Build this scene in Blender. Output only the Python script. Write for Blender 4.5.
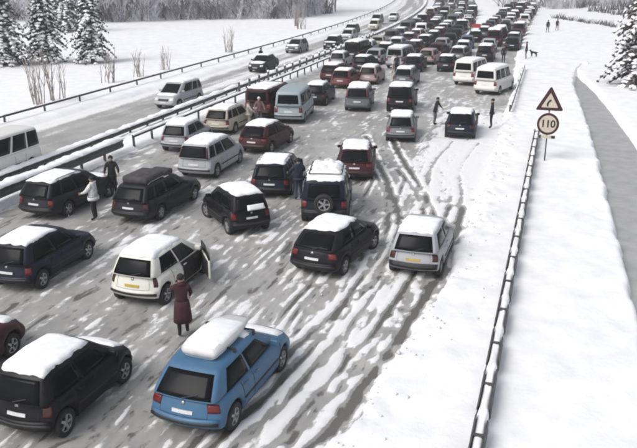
import bpy, bmesh, math, random
import numpy as np
from mathutils import Vector, Matrix, noise as mnoise

for o in list(bpy.data.objects):
    bpy.data.objects.remove(o)
scene = bpy.context.scene
COL = scene.collection
R = math.radians

# ------------------------------------------------------------------ camera, sky, sun, exposure
cam_data = bpy.data.cameras.new('camera')
cam = bpy.data.objects.new('camera', cam_data)
COL.objects.link(cam)
cam.location = (0, 0, 9.3)
cam.rotation_euler = (R(90 - 18.751), 0, R(16.615))
cam_data.sensor_width = 36
cam_data.lens = 42.95
cam_data.clip_start = 0.5
cam_data.clip_end = 3000
scene.camera = cam

SUN_EL, SUN_AZ = 48, 215          # overcast: a broad, weak sun behind the cloud, azimuth clockwise from +Y
world = bpy.data.worlds.new('World')
scene.world = world
world.use_nodes = True
wn = world.node_tree
wn.nodes.clear()
sky = wn.nodes.new('ShaderNodeTexSky')
sky.sky_type = 'NISHITA'
sky.sun_disc = False
sky.sun_elevation = R(SUN_EL)
sky.sun_rotation = R(SUN_AZ)
sky.air_density = 1.0
sky.dust_density = 4.0
sky.ozone_density = 1.0
hs = wn.nodes.new('ShaderNodeHueSaturation')
hs.inputs['Saturation'].default_value = 0.40
bg = wn.nodes.new('ShaderNodeBackground')
bg.inputs['Strength'].default_value = 0.15
out = wn.nodes.new('ShaderNodeOutputWorld')
wn.links.new(sky.outputs[0], hs.inputs['Color'])
wn.links.new(hs.outputs[0], bg.inputs['Color'])
wn.links.new(bg.outputs[0], out.inputs[0])

sun_d = bpy.data.lights.new('sun', 'SUN')
sun_d.energy = 1.3
sun_d.angle = R(30)
sun_d.color = (1.0, 0.985, 0.965)
sun = bpy.data.objects.new('sun', sun_d)
COL.objects.link(sun)
az = R(SUN_AZ)
sdir = Vector((math.sin(az) * math.cos(R(SUN_EL)), math.cos(az) * math.cos(R(SUN_EL)), math.sin(R(SUN_EL))))
sun.rotation_euler = sdir.to_track_quat('Z', 'Y').to_euler()

vs = scene.view_settings
vs.view_transform = 'Standard'
vs.look = 'None'
vs.exposure = 0.20
vs.gamma = 1.0
vs.use_curve_mapping = False
scene.cycles.filter_width = 2.2
scene.cycles.max_bounces = 5
scene.cycles.diffuse_bounces = 3
scene.cycles.glossy_bounces = 2
scene.cycles.volume_bounces = 0

# ------------------------------------------------------------------ helpers
def tag(o, label=None, cat=None, group=None, kind=None):
    if label: o['label'] = label
    if cat: o['category'] = cat
    if group: o['group'] = group
    if kind: o['kind'] = kind
    return o

def link(o, parent=None):
    COL.objects.link(o)
    if parent is not None:
        o.parent = parent
    return o

def empty(name, loc=(0, 0, 0), rz=0.0):
    o = bpy.data.objects.new(name, None)
    o.empty_display_size = 0.3
    o.location = loc
    o.rotation_euler = (0, 0, rz)
    return link(o)

def mesh_from(name, verts, faces, mats=(), mi=None, smooth=False):
    me = bpy.data.meshes.new(name)
    me.from_pydata([tuple(map(float, v)) for v in verts], [], [tuple(int(i) for i in f) for f in faces])
    for m in mats:
        me.materials.append(m)
    if mi is not None:
        me.polygons.foreach_set('material_index', list(map(int, mi)))
    if smooth:
        me.polygons.foreach_set('use_smooth', [True] * len(me.polygons))
    me.update()
    return me

def mobj(name, me, parent=None, mat=None, loc=None):
    o = bpy.data.objects.new(name, me)
    link(o, parent)
    if mat is not None:
        if len(me.materials) == 0:
            me.materials.append(mat)
        o.material_slots[0].link = 'OBJECT'
        o.material_slots[0].material = mat
    if loc is not None:
        o.location = loc
    return o

class MB:
    """collects simple shapes into one mesh"""
    def __init__(self):
        self.v = []; self.f = []; self.m = []
    def add(self, v, f, m=0):
        n = len(self.v)
        self.v.extend(v)
        self.f.extend([tuple(i + n for i in q) for q in f])
        self.m.extend([m] * len(f))
    def box(self, c, s, m=0, bev=0.0, rot=None):
        hx, hy, hz = s[0] / 2, s[1] / 2, s[2] / 2
        if bev <= 0:
            v = [Vector((x * hx, y * hy, z * hz)) for x in (-1, 1) for y in (-1, 1) for z in (-1, 1)]
            f = [(0, 1, 3, 2), (4, 6, 7, 5), (0, 4, 5, 1), (2, 3, 7, 6), (0, 2, 6, 4), (1, 5, 7, 3)]
        else:
            bm = bmesh.new()
            bmesh.ops.create_cube(bm, size=1)
            for w in bm.verts:
                w.co = Vector((w.co.x * s[0], w.co.y * s[1], w.co.z * s[2]))
            bmesh.ops.bevel(bm, geom=bm.edges[:], offset=bev, segments=2, affect='EDGES', profile=0.6)
            bm.verts.index_update()
            v = [w.co.copy() for w in bm.verts]
            f = [tuple(w.index for w in q.verts) for q in bm.faces]
            bm.free()
        if rot is not None:
            v = [rot @ w for w in v]
        c = Vector(c)
        self.add([w + c for w in v], f, m)
    def tube(self, pts, rad, n=6, m=0, cap=True):
        pts = [Vector(p) for p in pts]
        if not hasattr(rad, '__len__'):
            rad = [rad] * len(pts)
        v = []; f = []
        up0 = Vector((0.13, 0.31, 0.94))
        for i, p in enumerate(pts):
            t = (pts[min(i + 1, len(pts) - 1)] - pts[max(i - 1, 0)]).normalized()
            a = t.cross(up0)
            if a.length < 1e-3: a = t.cross(Vector((1, 0, 0)))
            a.normalize(); b = t.cross(a)
            for k in range(n):
                th = 2 * math.pi * k / n
                v.append(p + (a * math.cos(th) + b * math.sin(th)) * rad[i])
        for i in range(len(pts) - 1):
            for k in range(n):
                f.append((i * n + k, i * n + (k + 1) % n, (i + 1) * n + (k + 1) % n, (i + 1) * n + k))
        if cap:
            f.append(tuple(range(n))[::-1])
            f.append(tuple(range((len(pts) - 1) * n, len(pts) * n)))
        self.add(v, f, m)
    def lathe(self, prof, n=20, m=0, axis='X', close=False):
        v = []; f = []
        for (r, h) in prof:
            for k in range(n):
                th = 2 * math.pi * k / n
                c, s = r * math.cos(th), r * math.sin(th)
                v.append(Vector((h, c, s)) if axis == 'X' else Vector((c, s, h)))
        for i in range(len(prof) - 1):
            for k in range(n):
                f.append((i * n + k, i * n + (k + 1) % n, (i + 1) * n + (k + 1) % n, (i + 1) * n + k))
        self.add(v, f, m)
    def me(self, name, mats=(), smooth=False):
        return mesh_from(name, self.v, self.f, mats, self.m, smooth)
    def obj(self, name, parent=None, mats=(), smooth=False):
        return mobj(name, self.me(name, mats, smooth), parent)

# numpy value noise -------------------------------------------------
_rng = np.random.RandomState(11)
_tab = _rng.rand(256, 256)
def vnoise(x, y):
    xi = np.floor(x).astype(int); yi = np.floor(y).astype(int)
    fx = x - xi; fy = y - yi
    fx = fx * fx * (3 - 2 * fx); fy = fy * fy * (3 - 2 * fy)
    a = _tab[xi % 256, yi % 256]; b = _tab[(xi + 1) % 256, yi % 256]
    c = _tab[xi % 256, (yi + 1) % 256]; d = _tab[(xi + 1) % 256, (yi + 1) % 256]
    return (a * (1 - fx) + b * fx) * (1 - fy) + (c * (1 - fx) + d * fx) * fy
def fbm(x, y, o=4):
    s = 0; a = 0.5; t = 0
    for i in range(o):
        s = s + a * vnoise(x * 2 ** i + 17.3 * i, y * 2 ** i + 5.7 * i); t += a; a *= 0.5
    return s / t
def sstep(a, b, x):
    t = np.clip((x - a) / (b - a), 0, 1)
    return t * t * (3 - 2 * t)
def shift(y):                       # the motorway bends gently to the left beyond 80 m
    y = np.asarray(y, float)
    return -18 * (np.maximum(0, y - 80) / 175) ** 2

# ------------------------------------------------------------------ materials
def nmat(name):
    m = bpy.data.materials.new(name)
    m.use_nodes = True
    nt = m.node_tree
    return m, nt, nt.nodes['Principled BSDF']

def ramp(nt, fac, stops):
    r = nt.nodes.new('ShaderNodeValToRGB')
    e = r.color_ramp.elements
    e[0].position, e[0].color = stops[0][0], (*stops[0][1], 1)
    e[1].position, e[1].color = stops[-1][0], (*stops[-1][1], 1)
    for p, c in stops[1:-1]:
        q = e.new(p); q.color = (*c, 1)
    nt.links.new(fac, r.inputs[0])
    return r.outputs[0]

def noise_node(nt, scale, detail=4, coord='Object', stretch=None, rough=0.55):
    tc = nt.nodes.new('ShaderNodeTexCoord')
    n = nt.nodes.new('ShaderNodeTexNoise')
    n.inputs['Scale'].default_value = scale
    n.inputs['Detail'].default_value = detail
    n.inputs['Roughness'].default_value = rough
    src = tc.outputs[coord]
    if stretch:
        mp = nt.nodes.new('ShaderNodeMapping')
        mp.inputs['Scale'].default_value = stretch
        nt.links.new(src, mp.inputs[0]); src = mp.outputs[0]
    nt.links.new(src, n.inputs['Vector'])
    return n.outputs['Fac']

def bump(nt, bsdf, h, strength=0.3, dist=0.02):
    b = nt.nodes.new('ShaderNodeBump')
    b.inputs['Strength'].default_value = strength
    b.inputs['Distance'].default_value = dist
    nt.links.new(h, b.inputs['Height'])
    nt.links.new(b.outputs[0], bsdf.inputs['Normal'])

def simple(name, col, rough=0.5, var=0.25, scale=6, metal=0.0, b=0.0, spec=0.5):
    m, nt, p = nmat(name)
    lo = tuple(c * (1 - var) for c in col); hi = tuple(min(1, c * (1 + var)) for c in col)
    f = noise_node(nt, scale)
    nt.links.new(ramp(nt, f, [(0.3, lo), (0.7, hi)]), p.inputs['Base Color'])
    p.inputs['Roughness'].default_value = rough
    p.inputs['Metallic'].default_value = metal
    p.inputs['Specular IOR Level'].default_value = spec
    if b: bump(nt, p, noise_node(nt, scale * 4), b)
    return m

def paint(name, col, rough=0.26, dirt=(0.30, 0.29, 0.27), amount=0.35, spec=0.36):
    """car paint with road salt grime in irregular patches"""
    m, nt, p = nmat(name)
    f = noise_node(nt, 3.1, 8, rough=0.72)
    mx = nt.nodes.new('ShaderNodeMix'); mx.data_type = 'RGBA'
    mr = nt.nodes.new('ShaderNodeMapRange')
    mr.inputs[1].default_value = 0.46; mr.inputs[2].default_value = 0.72
    mr.inputs[4].default_value = amount
    nt.links.new(f, mr.inputs[0]); nt.links.new(mr.outputs[0], mx.inputs[0])
    mx.inputs[6].default_value = (*col, 1); mx.inputs[7].default_value = (*dirt, 1)
    nt.links.new(mx.outputs[2], p.inputs['Base Color'])
    rr = nt.nodes.new('ShaderNodeMapRange')
    rr.inputs[3].default_value = rough; rr.inputs[4].default_value = rough + 0.4
    nt.links.new(f, rr.inputs[0]); nt.links.new(rr.outputs[0], p.inputs['Roughness'])
    p.inputs['Coat Weight'].default_value = 0.08
    p.inputs['Specular IOR Level'].default_value = spec
    p.inputs['Coat Roughness'].default_value = 0.15
    return m

def snow_mat(name, lo=(0.78, 0.79, 0.81), hi=(0.90, 0.90, 0.91), scale=1.2, b=0.35, dist=0.05):
    m, nt, p = nmat(name)
    f = noise_node(nt, scale, 6)
    nt.links.new(ramp(nt, f, [(0.3, lo), (0.65, hi)]), p.inputs['Base Color'])
    p.inputs['Roughness'].default_value = 0.75
    p.inputs['Specular IOR Level'].default_value = 0.2
    bump(nt, p, noise_node(nt, scale * 5, 6, rough=0.7), b, dist)
    return m

M = {}
M['snow'] = snow_mat('snow')
M['snow_cap'] = snow_mat('snow_cap', scale=5, b=0.3, dist=0.02)
M['snow_dirty'] = snow_mat('snow_dirty', (0.55, 0.54, 0.53), (0.80, 0.80, 0.80), scale=2.0)

def road_mat(name):
    m, nt, p = nmat(name)
    at = nt.nodes.new('ShaderNodeAttribute'); at.attribute_name = 'snow'
    f1 = noise_node(nt, 11.0, 8, stretch=(1.0, 0.40, 1.0), rough=0.8)
    f2 = noise_node(nt, 0.35, 4)
    # fine breakup of the snow edge
    mth = nt.nodes.new('ShaderNodeMath'); mth.operation = 'MULTIPLY_ADD'
    mth.inputs[1].default_value = 0.95; mth.inputs[2].default_value = -0.475
    nt.links.new(f1, mth.inputs[0])
    ad = nt.nodes.new('ShaderNodeMath'); ad.operation = 'ADD'
    nt.links.new(at.outputs['Fac'], ad.inputs[0]); nt.links.new(mth.outputs[0], ad.inputs[1])
    slush = ramp(nt, f2, [(0.35, (0.305, 0.298, 0.286)), (0.65, (0.43, 0.421, 0.405))])
    mr = nt.nodes.new('ShaderNodeMapRange'); mr.interpolation_type = 'SMOOTHSTEP'
    mr.inputs[1].default_value = 0.38; mr.inputs[2].default_value = 0.66
    nt.links.new(ad.outputs[0], mr.inputs[0])
    dk = nt.nodes.new('ShaderNodeMapRange'); dk.interpolation_type = 'SMOOTHSTEP'
    dk.inputs[1].default_value = 0.04; dk.inputs[2].default_value = -0.22
    nt.links.new(ad.outputs[0], dk.inputs[0])
    wet_shaded = nt.nodes.new('ShaderNodeMix'); wet_shaded.data_type = 'RGBA'
    nt.links.new(dk.outputs[0], wet_shaded.inputs[0]); nt.links.new(slush, wet_shaded.inputs[6])
    wet_shaded.inputs[7].default_value = (0.13, 0.125, 0.115, 1)  # damp slush tone, also carries the painted shadow of ruts and bank
    mx = nt.nodes.new('ShaderNodeMix'); mx.data_type = 'RGBA'
    nt.links.new(mr.outputs[0], mx.inputs[0]); nt.links.new(wet_shaded.outputs[2], mx.inputs[6])
    mx.inputs[7].default_value = (0.80, 0.80, 0.80, 1)
    nt.links.new(mx.outputs[2], p.inputs['Base Color'])
    rg = nt.nodes.new('ShaderNodeMapRange')
    rg.inputs[3].default_value = 0.42; rg.inputs[4].default_value = 0.85
    nt.links.new(mr.outputs[0], rg.inputs[0]); nt.links.new(rg.outputs[0], p.inputs['Roughness'])
    bump(nt, p, ad.outputs[0], 0.5, 0.04)
    return m
M['road'] = road_mat('slushy_road')
M['path'] = simple('path_concrete', (0.36, 0.36, 0.36), 0.6, 0.15, 1.5, b=0.15)
M['steel'] = simple('galvanised_steel', (0.10, 0.10, 0.105), 0.5, 0.35, 5, metal=0.3)
M['post'] = simple('post_steel', (0.07, 0.07, 0.072), 0.55, 0.35, 5, metal=0.2)
M['glass'] = simple('car_glass', (0.007, 0.008, 0.010), 0.16, 0.2, 3, spec=0.07)
M['tyre'] = simple('tyre_rubber', (0.022, 0.022, 0.023), 0.8, 0.4, 9)
M['rim'] = simple('wheel_alloy', (0.42, 0.42, 0.43), 0.4, 0.3, 9, metal=0.6)
M['plastic'] = simple('black_plastic', (0.02, 0.02, 0.022), 0.6, 0.4, 8)
M['red_lens'] = simple('red_lens', (0.13, 0.013, 0.013), 0.35, 0.25, 14)
M['dark_lens'] = simple('dark_red_lens', (0.055, 0.012, 0.012), 0.35, 0.25, 14)
M['clear_lens'] = simple('clear_lens', (0.62, 0.63, 0.65), 0.15, 0.15, 14)
M['plate_white'] = simple('plate_white', (0.62, 0.62, 0.62), 0.4, 0.15, 25)
M['plate_yellow'] = simple('plate_yellow', (0.46, 0.33, 0.06), 0.4, 0.2, 25)
M['interior'] = simple('car_interior', (0.018, 0.017, 0.017), 0.9, 0.4, 8)
M['chrome'] = simple('bright_trim', (0.5, 0.5, 0.51), 0.3, 0.15, 10, metal=0.8)
M['bark'] = simple('bark', (0.075, 0.06, 0.052), 0.9, 0.4, 8, b=0.4)
M['needle'] = simple('spruce_needles', (0.036, 0.045, 0.040), 0.8, 0.5, 2.5)
M['needle_brown'] = simple('brown_spruce_needles', (0.075, 0.058, 0.050), 0.8, 0.5, 2.5)
M['frost_bark'] = simple('frosted_bark', (0.16, 0.155, 0.165), 0.9, 0.4, 2.5)
M['frost_twig'] = simple('frosted_twigs', (0.60, 0.59, 0.64), 0.9, 0.45, 0.6)
M['frost_dark'] = simple('dark_frosted_stems', (0.13, 0.12, 0.14), 0.9, 0.4, 2)
M['hedge_twig'] = simple('hedge_twigs', (0.085, 0.083, 0.088), 0.9, 0.4, 2)
M['shrub_twig'] = simple('shrub_twigs', (0.30, 0.26, 0.24), 0.9, 0.45, 3)

PAINT = {}
for n, c in dict(white=(0.72, 0.71, 0.68), cream=(0.68, 0.67, 0.61), silver=(0.36, 0.37, 0.39), grey=(0.16, 0.165, 0.175),
                 steel_grey=(0.11, 0.12, 0.135), black=(0.006, 0.006, 0.009), navy=(0.008, 0.011, 0.025), charcoal=(0.015, 0.016, 0.021),
                 blue=(0.050, 0.130, 0.235), maroon=(0.052, 0.015, 0.020), red=(0.115, 0.024, 0.027), light_blue_grey=(0.30, 0.36, 0.39),
                 beige=(0.42, 0.38, 0.30), green=(0.03, 0.06, 0.045), dusty_pink=(0.36, 0.27, 0.26), blue_grey=(0.10, 0.13, 0.18)).items():
    PAINT[n] = paint('paint_' + n, c, amount=0.10 if n in ('blue',) else (0.045 if n in ('black', 'navy', 'charcoal', 'maroon') else 0.14), spec=0.2 if max(c) < 0.06 else 0.38)
# ------------------------------------------------------------------ the ground, roads and snow
def sheet(name, xs, ys, zf, mat, follow=True, snow=None, label=None, kind='structure', smooth=True):
    X, Y = np.meshgrid(np.asarray(xs, float), np.asarray(ys, float))
    Z = zf(X, Y)
    XW = X + (shift(Y) if follow else 0)
    nx, ny = X.shape[1], X.shape[0]
    v = np.stack([XW, Y, Z], -1).reshape(-1, 3)
    idx = np.arange(nx * ny).reshape(ny, nx)
    f = np.stack([idx[:-1, :-1], idx[:-1, 1:], idx[1:, 1:], idx[1:, :-1]], -1).reshape(-1, 4)
    me = bpy.data.meshes.new(name)
    me.vertices.add(len(v)); me.vertices.foreach_set('co', v.ravel())
    me.loops.add(f.size); me.loops.foreach_set('vertex_index', f.ravel())
    me.polygons.add(len(f))
    me.polygons.foreach_set('loop_start', np.arange(0, f.size, 4))
    me.polygons.foreach_set('loop_total', np.full(len(f), 4))
    me.polygons.foreach_set('use_smooth', np.full(len(f), smooth))
    me.update(); me.validate()
    if snow is not None:
        a = me.attributes.new('snow', 'FLOAT', 'POINT')
        a.data.foreach_set('value', snow(X, Y).ravel().astype(np.float32))
    me.materials.append(mat)
    o = bpy.data.objects.new(name, me); link(o)
    tag(o, label=label, kind=kind)
    return o

def seg_dist(px, py, line):
    best = np.full(px.shape, 1e9)
    for (ax, ay), (bx, by) in zip(line[:-1], line[1:]):
        dx, dy = bx - ax, by - ay
        t = np.clip(((px - ax) * dx + (py - ay) * dy) / (dx * dx + dy * dy), 0, 1)
        best = np.minimum(best, np.hypot(px - ax - t * dx, py - ay - t * dy))
    return best

def smooth_line(pts, n=6):
    pts = [np.array(p, float) for p in pts]
    res = []
    for i in range(len(pts) - 1):
        p0 = pts[max(i - 1, 0)]; p1 = pts[i]; p2 = pts[i + 1]; p3 = pts[min(i + 2, len(pts) - 1)]
        for k in range(n):
            t = k / n
            res.append(0.5 * (2 * p1 + (p2 - p0) * t + (2 * p0 - 5 * p1 + 4 * p2 - p3) * t * t + (3 * p1 - p0 - 3 * p2 + p3) * t ** 3))
    res.append(pts[-1])
    return [tuple(p) for p in res]

TRACKS = []
for pts, off in (([(-8.2, 42), (-6.6, 37), (-5.0, 32.5), (-3.9, 29), (-3.2, 25.5), (-3.15, 21.5), (-3.7, 16.5), (-4.6, 11)], -1.45),
                 ([(-7.9, 35), (-6.0, 30.5), (-5.0, 25), (-5.0, 20), (-5.7, 15), (-6.4, 10)], 1.4),
                 ([(-4.7, 42), (-5.0, 36), (-4.4, 31), (-4.0, 26)], 1.4),
                 ([(-2.75, 30), (-2.8, 24), (-3.0, 20), (-3.55, 15.5), (-4.1, 12), (-4.9, 8)], -0.55),
                 ([(-4.3, 21.8), (-4.6, 17), (-5.2, 13), (-6.0, 9)], 1.45),
                 ([(-6.2, 20.5), (-7.3, 15), (-8.0, 9)], 1.45),
                 ([(-9.6, 24), (-8.8, 19), (-9.4, 12)], 1.4),
                 ([(-11.4, 17), (-12.2, 9)], 1.4),
                 ([(-14.2, 24.5), (-14.0, 18), (-14.8, 9)], 1.4)):
    TRACKS.append(smooth_line(pts))
    TRACKS.append(smooth_line([(x + off, y) for x, y in pts]))

_tr = random.Random(21)
THIN = []
for i in range(16):                 # thin crossing tyre tracks of cars that turned or slid
    xa = _tr.uniform(-13, -4.6); xb = xa + _tr.uniform(-2.2, 2.4); ya = _tr.uniform(8, 18); yb = ya + _tr.uniform(10, 20)
    mid = ((xa + xb) / 2 + _tr.uniform(-.8, .8), (ya + yb) / 2)
    THIN.append(smooth_line([(xa, ya), mid, (min(xb, -4), yb)], 5))
    THIN.append([(x + 1.42, y) for x, y in THIN[-1]])
def edge_noise(Y, s, amp, seed=0):
    return amp * (fbm(Y * s + seed, Y * 0 + seed, 4) - 0.5) * 2
def bank_edge(Y):
    return np.interp(Y, [5, 12, 15.2, 21, 32, 45, 60, 84, 110], [-4.2, -3.75, -3.3, -2.55, -2.55, -2.5, -2.5, -3.5, -3.6]) + edge_noise(Y, 0.5, 0.22, 1) + edge_noise(Y, 2.6, 0.12, 2)
def road_snow(X, Y):
    """how much white snow lies on the slush (a snow mask; below zero it holds damp slush and painted rut shade)"""
    w = 0.25 * (fbm(X * 0.5 + 3, Y * 0.12) - 0.5)
    st = fbm(X * 4.2 + w * 12, Y * 0.75 + 9, 4)            # streaks along the driving direction
    ck = fbm(X * 3.6 + 40, Y * 2.2, 4)                     # crumbs
    big = fbm(X * 0.22 + 7, Y * 0.10 + 2, 3)
    m = 0.22 + 0.74 * (st - 0.5) + 0.80 * (ck - 0.5) + 0.45 * (big - 0.5)
    # thin dark ruts where wheels have cut through
    rt = fbm(X * 2.3 + w * 10 + 60, Y * 0.16 + 3, 3)
    m = m - 0.34 * np.exp(-((rt - 0.5) / 0.018) ** 2) - 0.26 * np.exp(-((rt - 0.60) / 0.014) ** 2) + 0.22 * np.exp(-((rt - 0.545) / 0.016) ** 2)
    # the hard shoulder keeps much more snow
    sh = sstep(-6.2, -3.6, X) * (1 - sstep(48, 55, Y - 0.8 * (X + 4)))
    m = m + 0.40 * sh * (0.50 + 0.9 * ck)
    m = m + 0.50 * sstep(-7.0, -5.4, X + 0.06 * (Y - 40)) * sstep(27, 36, Y) * (1 - sstep(51, 56, Y + 0.6 * (X + 4)))
    # whiter strips between the lanes
    for c in (-9.9, -13.1, -16.6):
        m = m + 0.14 * np.exp(-((X - c + 0.5 * np.sin(Y * 0.13 + c)) / 0.45) ** 2)
    m = m + 0.25 * np.exp(-((X + 20.6) / 0.9) ** 2)
    # farther up the road the slush is packed even and pale
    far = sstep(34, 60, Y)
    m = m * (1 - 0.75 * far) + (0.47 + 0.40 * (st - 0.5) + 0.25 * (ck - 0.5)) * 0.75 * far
    for i, tr in enumerate(TRACKS):  # wheel ruts: damp slush and rut shadow painted dark, snow ridges beside
        near = (Y > min(p[1] for p in tr) - 1) & (Y < max(p[1] for p in tr) + 1)
        d = np.full(X.shape, 9.0)
        if near.any():
            d[near] = seg_dist(X[near], Y[near], tr)
        j = d + 0.10 * (ck - 0.5)
        k = (1.9 if i < 2 else 1.2) if max(p[0] for p in tr) > -5.3 else 0.5
        m = m + k * (0.36 * np.exp(-((j - 0.24) / 0.09) ** 2) * (0.1 + 1.7 * ck) - 0.62 * np.exp(-(j / 0.12) ** 2) * (0.4 + 0.9 * ck))
    for tr in THIN:
        near = (Y > tr[0][1] - .5) & (Y < tr[-1][1] + .5) & (X > min(p[0] for p in tr) - .6) & (X < max(p[0] for p in tr) + .6)
        if near.any():
            d = seg_dist(X[near], Y[near], tr)
            m[near] += (0.30 + 0.70 * sstep(-10.5, -6.5, X[near])) * (0.26 * np.exp(-((d - 0.15) / 0.06) ** 2) * (0.2 + 1.5 * ck[near]) - 0.36 * np.exp(-(d / 0.08) ** 2) * (0.3 + ck[near]))
    # the dark wet rut with the bank's shadow painted in, at the foot of the ploughed bank
    m = m - 1.0 * np.exp(-((X - bank_edge(Y) + 0.16) / 0.17) ** 2) * (1 - sstep(24, 32, Y)) * (0.15 + 1.5 * ck) * (0.35 + 0.9 * sstep(0.35, 0.6, fbm(Y * 0.55 + 4, X * 1.2, 3)))
    return np.clip(m, -0.35, 1)

def road_z(X, Y):
    s = road_snow(X, Y)
    return 0.012 + 0.075 * np.clip(s, 0, 0.9) * (1 - 0.8 * sstep(40, 80, Y)) + 0.012 * (fbm(X * 4, Y * 2.5) - 0.5)

ys_near = np.arange(6, 62, 0.11)
ys_far = np.concatenate([np.arange(62, 102.1, 0.8), np.arange(105, 262, 3.0)])
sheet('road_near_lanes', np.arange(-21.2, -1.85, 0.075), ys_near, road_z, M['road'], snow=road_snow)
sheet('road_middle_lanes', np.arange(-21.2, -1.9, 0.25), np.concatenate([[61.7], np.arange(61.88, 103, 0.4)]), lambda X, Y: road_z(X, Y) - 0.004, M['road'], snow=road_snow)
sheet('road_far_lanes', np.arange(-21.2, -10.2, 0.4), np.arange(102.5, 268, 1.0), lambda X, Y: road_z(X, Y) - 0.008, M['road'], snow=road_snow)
sheet('slip_road', np.arange(-11.2, -1.9, 0.4), np.arange(102.5, 215, 1.0), lambda X, Y: road_z(X, Y) - 0.02, M['road'], follow=False, snow=road_snow)

def left_snow(X, Y):
    st = fbm(X * 1.6, Y * 0.05 + 30, 3)
    m = 0.36 + 0.8 * (st - 0.5) + 0.4 * (fbm(X * 3, Y * 0.5) - 0.5)
    m = m + 0.5 * sstep(-27.6, -29.6, X) + 0.4 * sstep(-24.0, -23.2, X)
    for c in (-25.9,):
        m = m + 0.16 * np.exp(-((X - c) / 0.4) ** 2)
    return np.clip(m, 0.06, 1)
sheet('road_oncoming_lanes', np.arange(-31.0, -22.8, 0.2), np.concatenate([np.arange(10, 110, 0.6), np.arange(110, 268, 3)]),
      lambda X, Y: 0.012 + 0.05 * left_snow(X, Y), M['road'], snow=left_snow)

def edge_noise(Y, s, amp, seed=0):
    return amp * (fbm(Y * s + seed, Y * 0 + seed, 4) - 0.5) * 2

# right verge: ploughed snow between the hard shoulder and the service path
def ditch_l(Y): return np.interp(Y, [5, 24.7, 44.9, 66, 74, 80], [3.3, 3.15, 2.9, 2.3, 2.6, 3.3]) + edge_noise(Y, 0.9, 0.14, 4)
def ditch_r(Y): return np.interp(Y, [5, 24, 39.4, 57, 64, 70, 76, 80], [7.4, 6.2, 5.0, 3.9, 3.3, 2.6, 2.0, 1.6]) + edge_noise(Y, 0.5, 0.08, 8)
def verge_z(X, Y):
    e = bank_edge(Y)
    up = sstep(0.0, 0.30, X - e + 0.25 * (fbm(X * 4, Y * 3) - 0.5))
    z = -0.12 + up * (0.36 + 0.10 * fbm(X * 0.8, Y * 0.5))
    rub = np.exp(-((X - e - 0.5) / 0.6) ** 2)
    z = z + 0.16 * rub * (fbm(X * 2.5, Y * 2.0 + 8) - 0.45) + 0.09 * (fbm(X * 1.1 + 30, Y * 0.9) - 0.5)
    z = z + 0.20 * up * (fbm(X * 4 + 3, Y * 3.2, 3) - 0.5) * sstep(20, 28, Y) * (1 - sstep(46, 56, Y)) * (1 - sstep(-1.9, -1.1, X))
    dl = sstep(0.0, 0.30, ditch_l(Y) - X)
    dn = np.where(Y < 80, dl, 1)
    return z * dn + (1 - dn) * -0.35
sheet('snow_verge_near', np.arange(-4.6, 3.8, 0.1), np.arange(4, 84, 0.14), verge_z, M['snow'], follow=False)
sheet('service_path', np.arange(1.0, 8.6, 0.5), np.arange(4, 82, 1.0), lambda X, Y: -0.13 + 0.01 * fbm(X, Y), M['path'], follow=False)

def hill(X, Y):
    h = 6.0 * sstep(150, 300, Y) * sstep(-10, 60, X) + 16 * sstep(260, 500, Y)
    return h
def field_r_z(X, Y):
    e = sstep(0.0, 0.7, X - ditch_r(Y))
    base = np.where(Y < 80, -0.3 + e * 0.48, 0.18) + 0.25 * (fbm(X * 0.12, Y * 0.1) - 0.5) * sstep(4, 14, X) + 0.04 * (fbm(X * 1.2, Y * 1.2) - 0.5)
    return base + hill(X, Y)
sheet('snow_field_beside_path', np.concatenate([np.arange(1.6, 10, 0.16), np.geomspace(10, 60, 30)]), np.arange(4, 84, 0.3), field_r_z, M['snow'], follow=False)
def far_r_z(X, Y):
    e = sstep(-3.9, -3.3, X + 0.0) * (1 - sstep(175, 190, Y)) + sstep(175, 190, Y) * 1
    return -0.15 + 0.36 * e - 0.10 * (1 - sstep(84, 96, Y)) + 0.2 * sstep(84, 100, Y) * (fbm(X * 0.1, Y * 0.1) - 0.5) + hill(X, Y)
sheet('snow_field_far_right', np.concatenate([np.arange(-4.4, 10, 0.4), np.geomspace(10.2, 260, 50)]), np.concatenate([np.arange(82.6, 200, 0.8), np.geomspace(200, 700, 60)]), far_r_z, M['snow'], follow=False)

# the snow wedge where the slip road leaves
yy = np.arange(98, 235, 1.0)
def gore():
    v = []; f = []; n = 15
    for i, y in enumerate(yy):
        l = -10.9 + float(shift(y)) - 0.2; r = -9.6 - 0.0
        g = float(sstep(99, 106, y))
        c = (l + r) / 2; hw = (r - l) / 2 * g + 0.02
        for k in range(n):
            t = -1 + 2 * k / (n - 1)
            x = c + t * hw
            z = -0.05 + 0.45 * g * (1 - t ** 4) * (0.7 + 0.6 * mnoise.noise((x * 0.4, y * 0.3, 0)))
            v.append((x, y, z))
    for i in range(len(yy) - 1):
        for k in range(n - 1):
            a = i * n + k
            f.append((a, a + 1, a + n + 1, a + n))
    o = mobj('snow_wedge_between_roads', mesh_from('snow_wedge', v, f, [M['snow']], smooth=True))
    tag(o, kind='structure')
gore()

# central reservation
def med_z(X, Y):
    l = -22.95 + edge_noise(Y, 0.7, 0.14, 31); r = -20.35 + edge_noise(Y, 0.6, 0.30, 37)
    up = sstep(0, 0.4, X - l) * sstep(0, 0.5, r - X)
    return -0.12 + up * (0.32 + 0.14 * fbm(X * 1.5, Y * 0.8))
sheet('central_reservation', np.arange(-23.6, -19.6, 0.13), np.concatenate([np.arange(10, 75, 0.3), np.arange(75, 268, 1.5)]), med_z, M['snow'])

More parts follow.
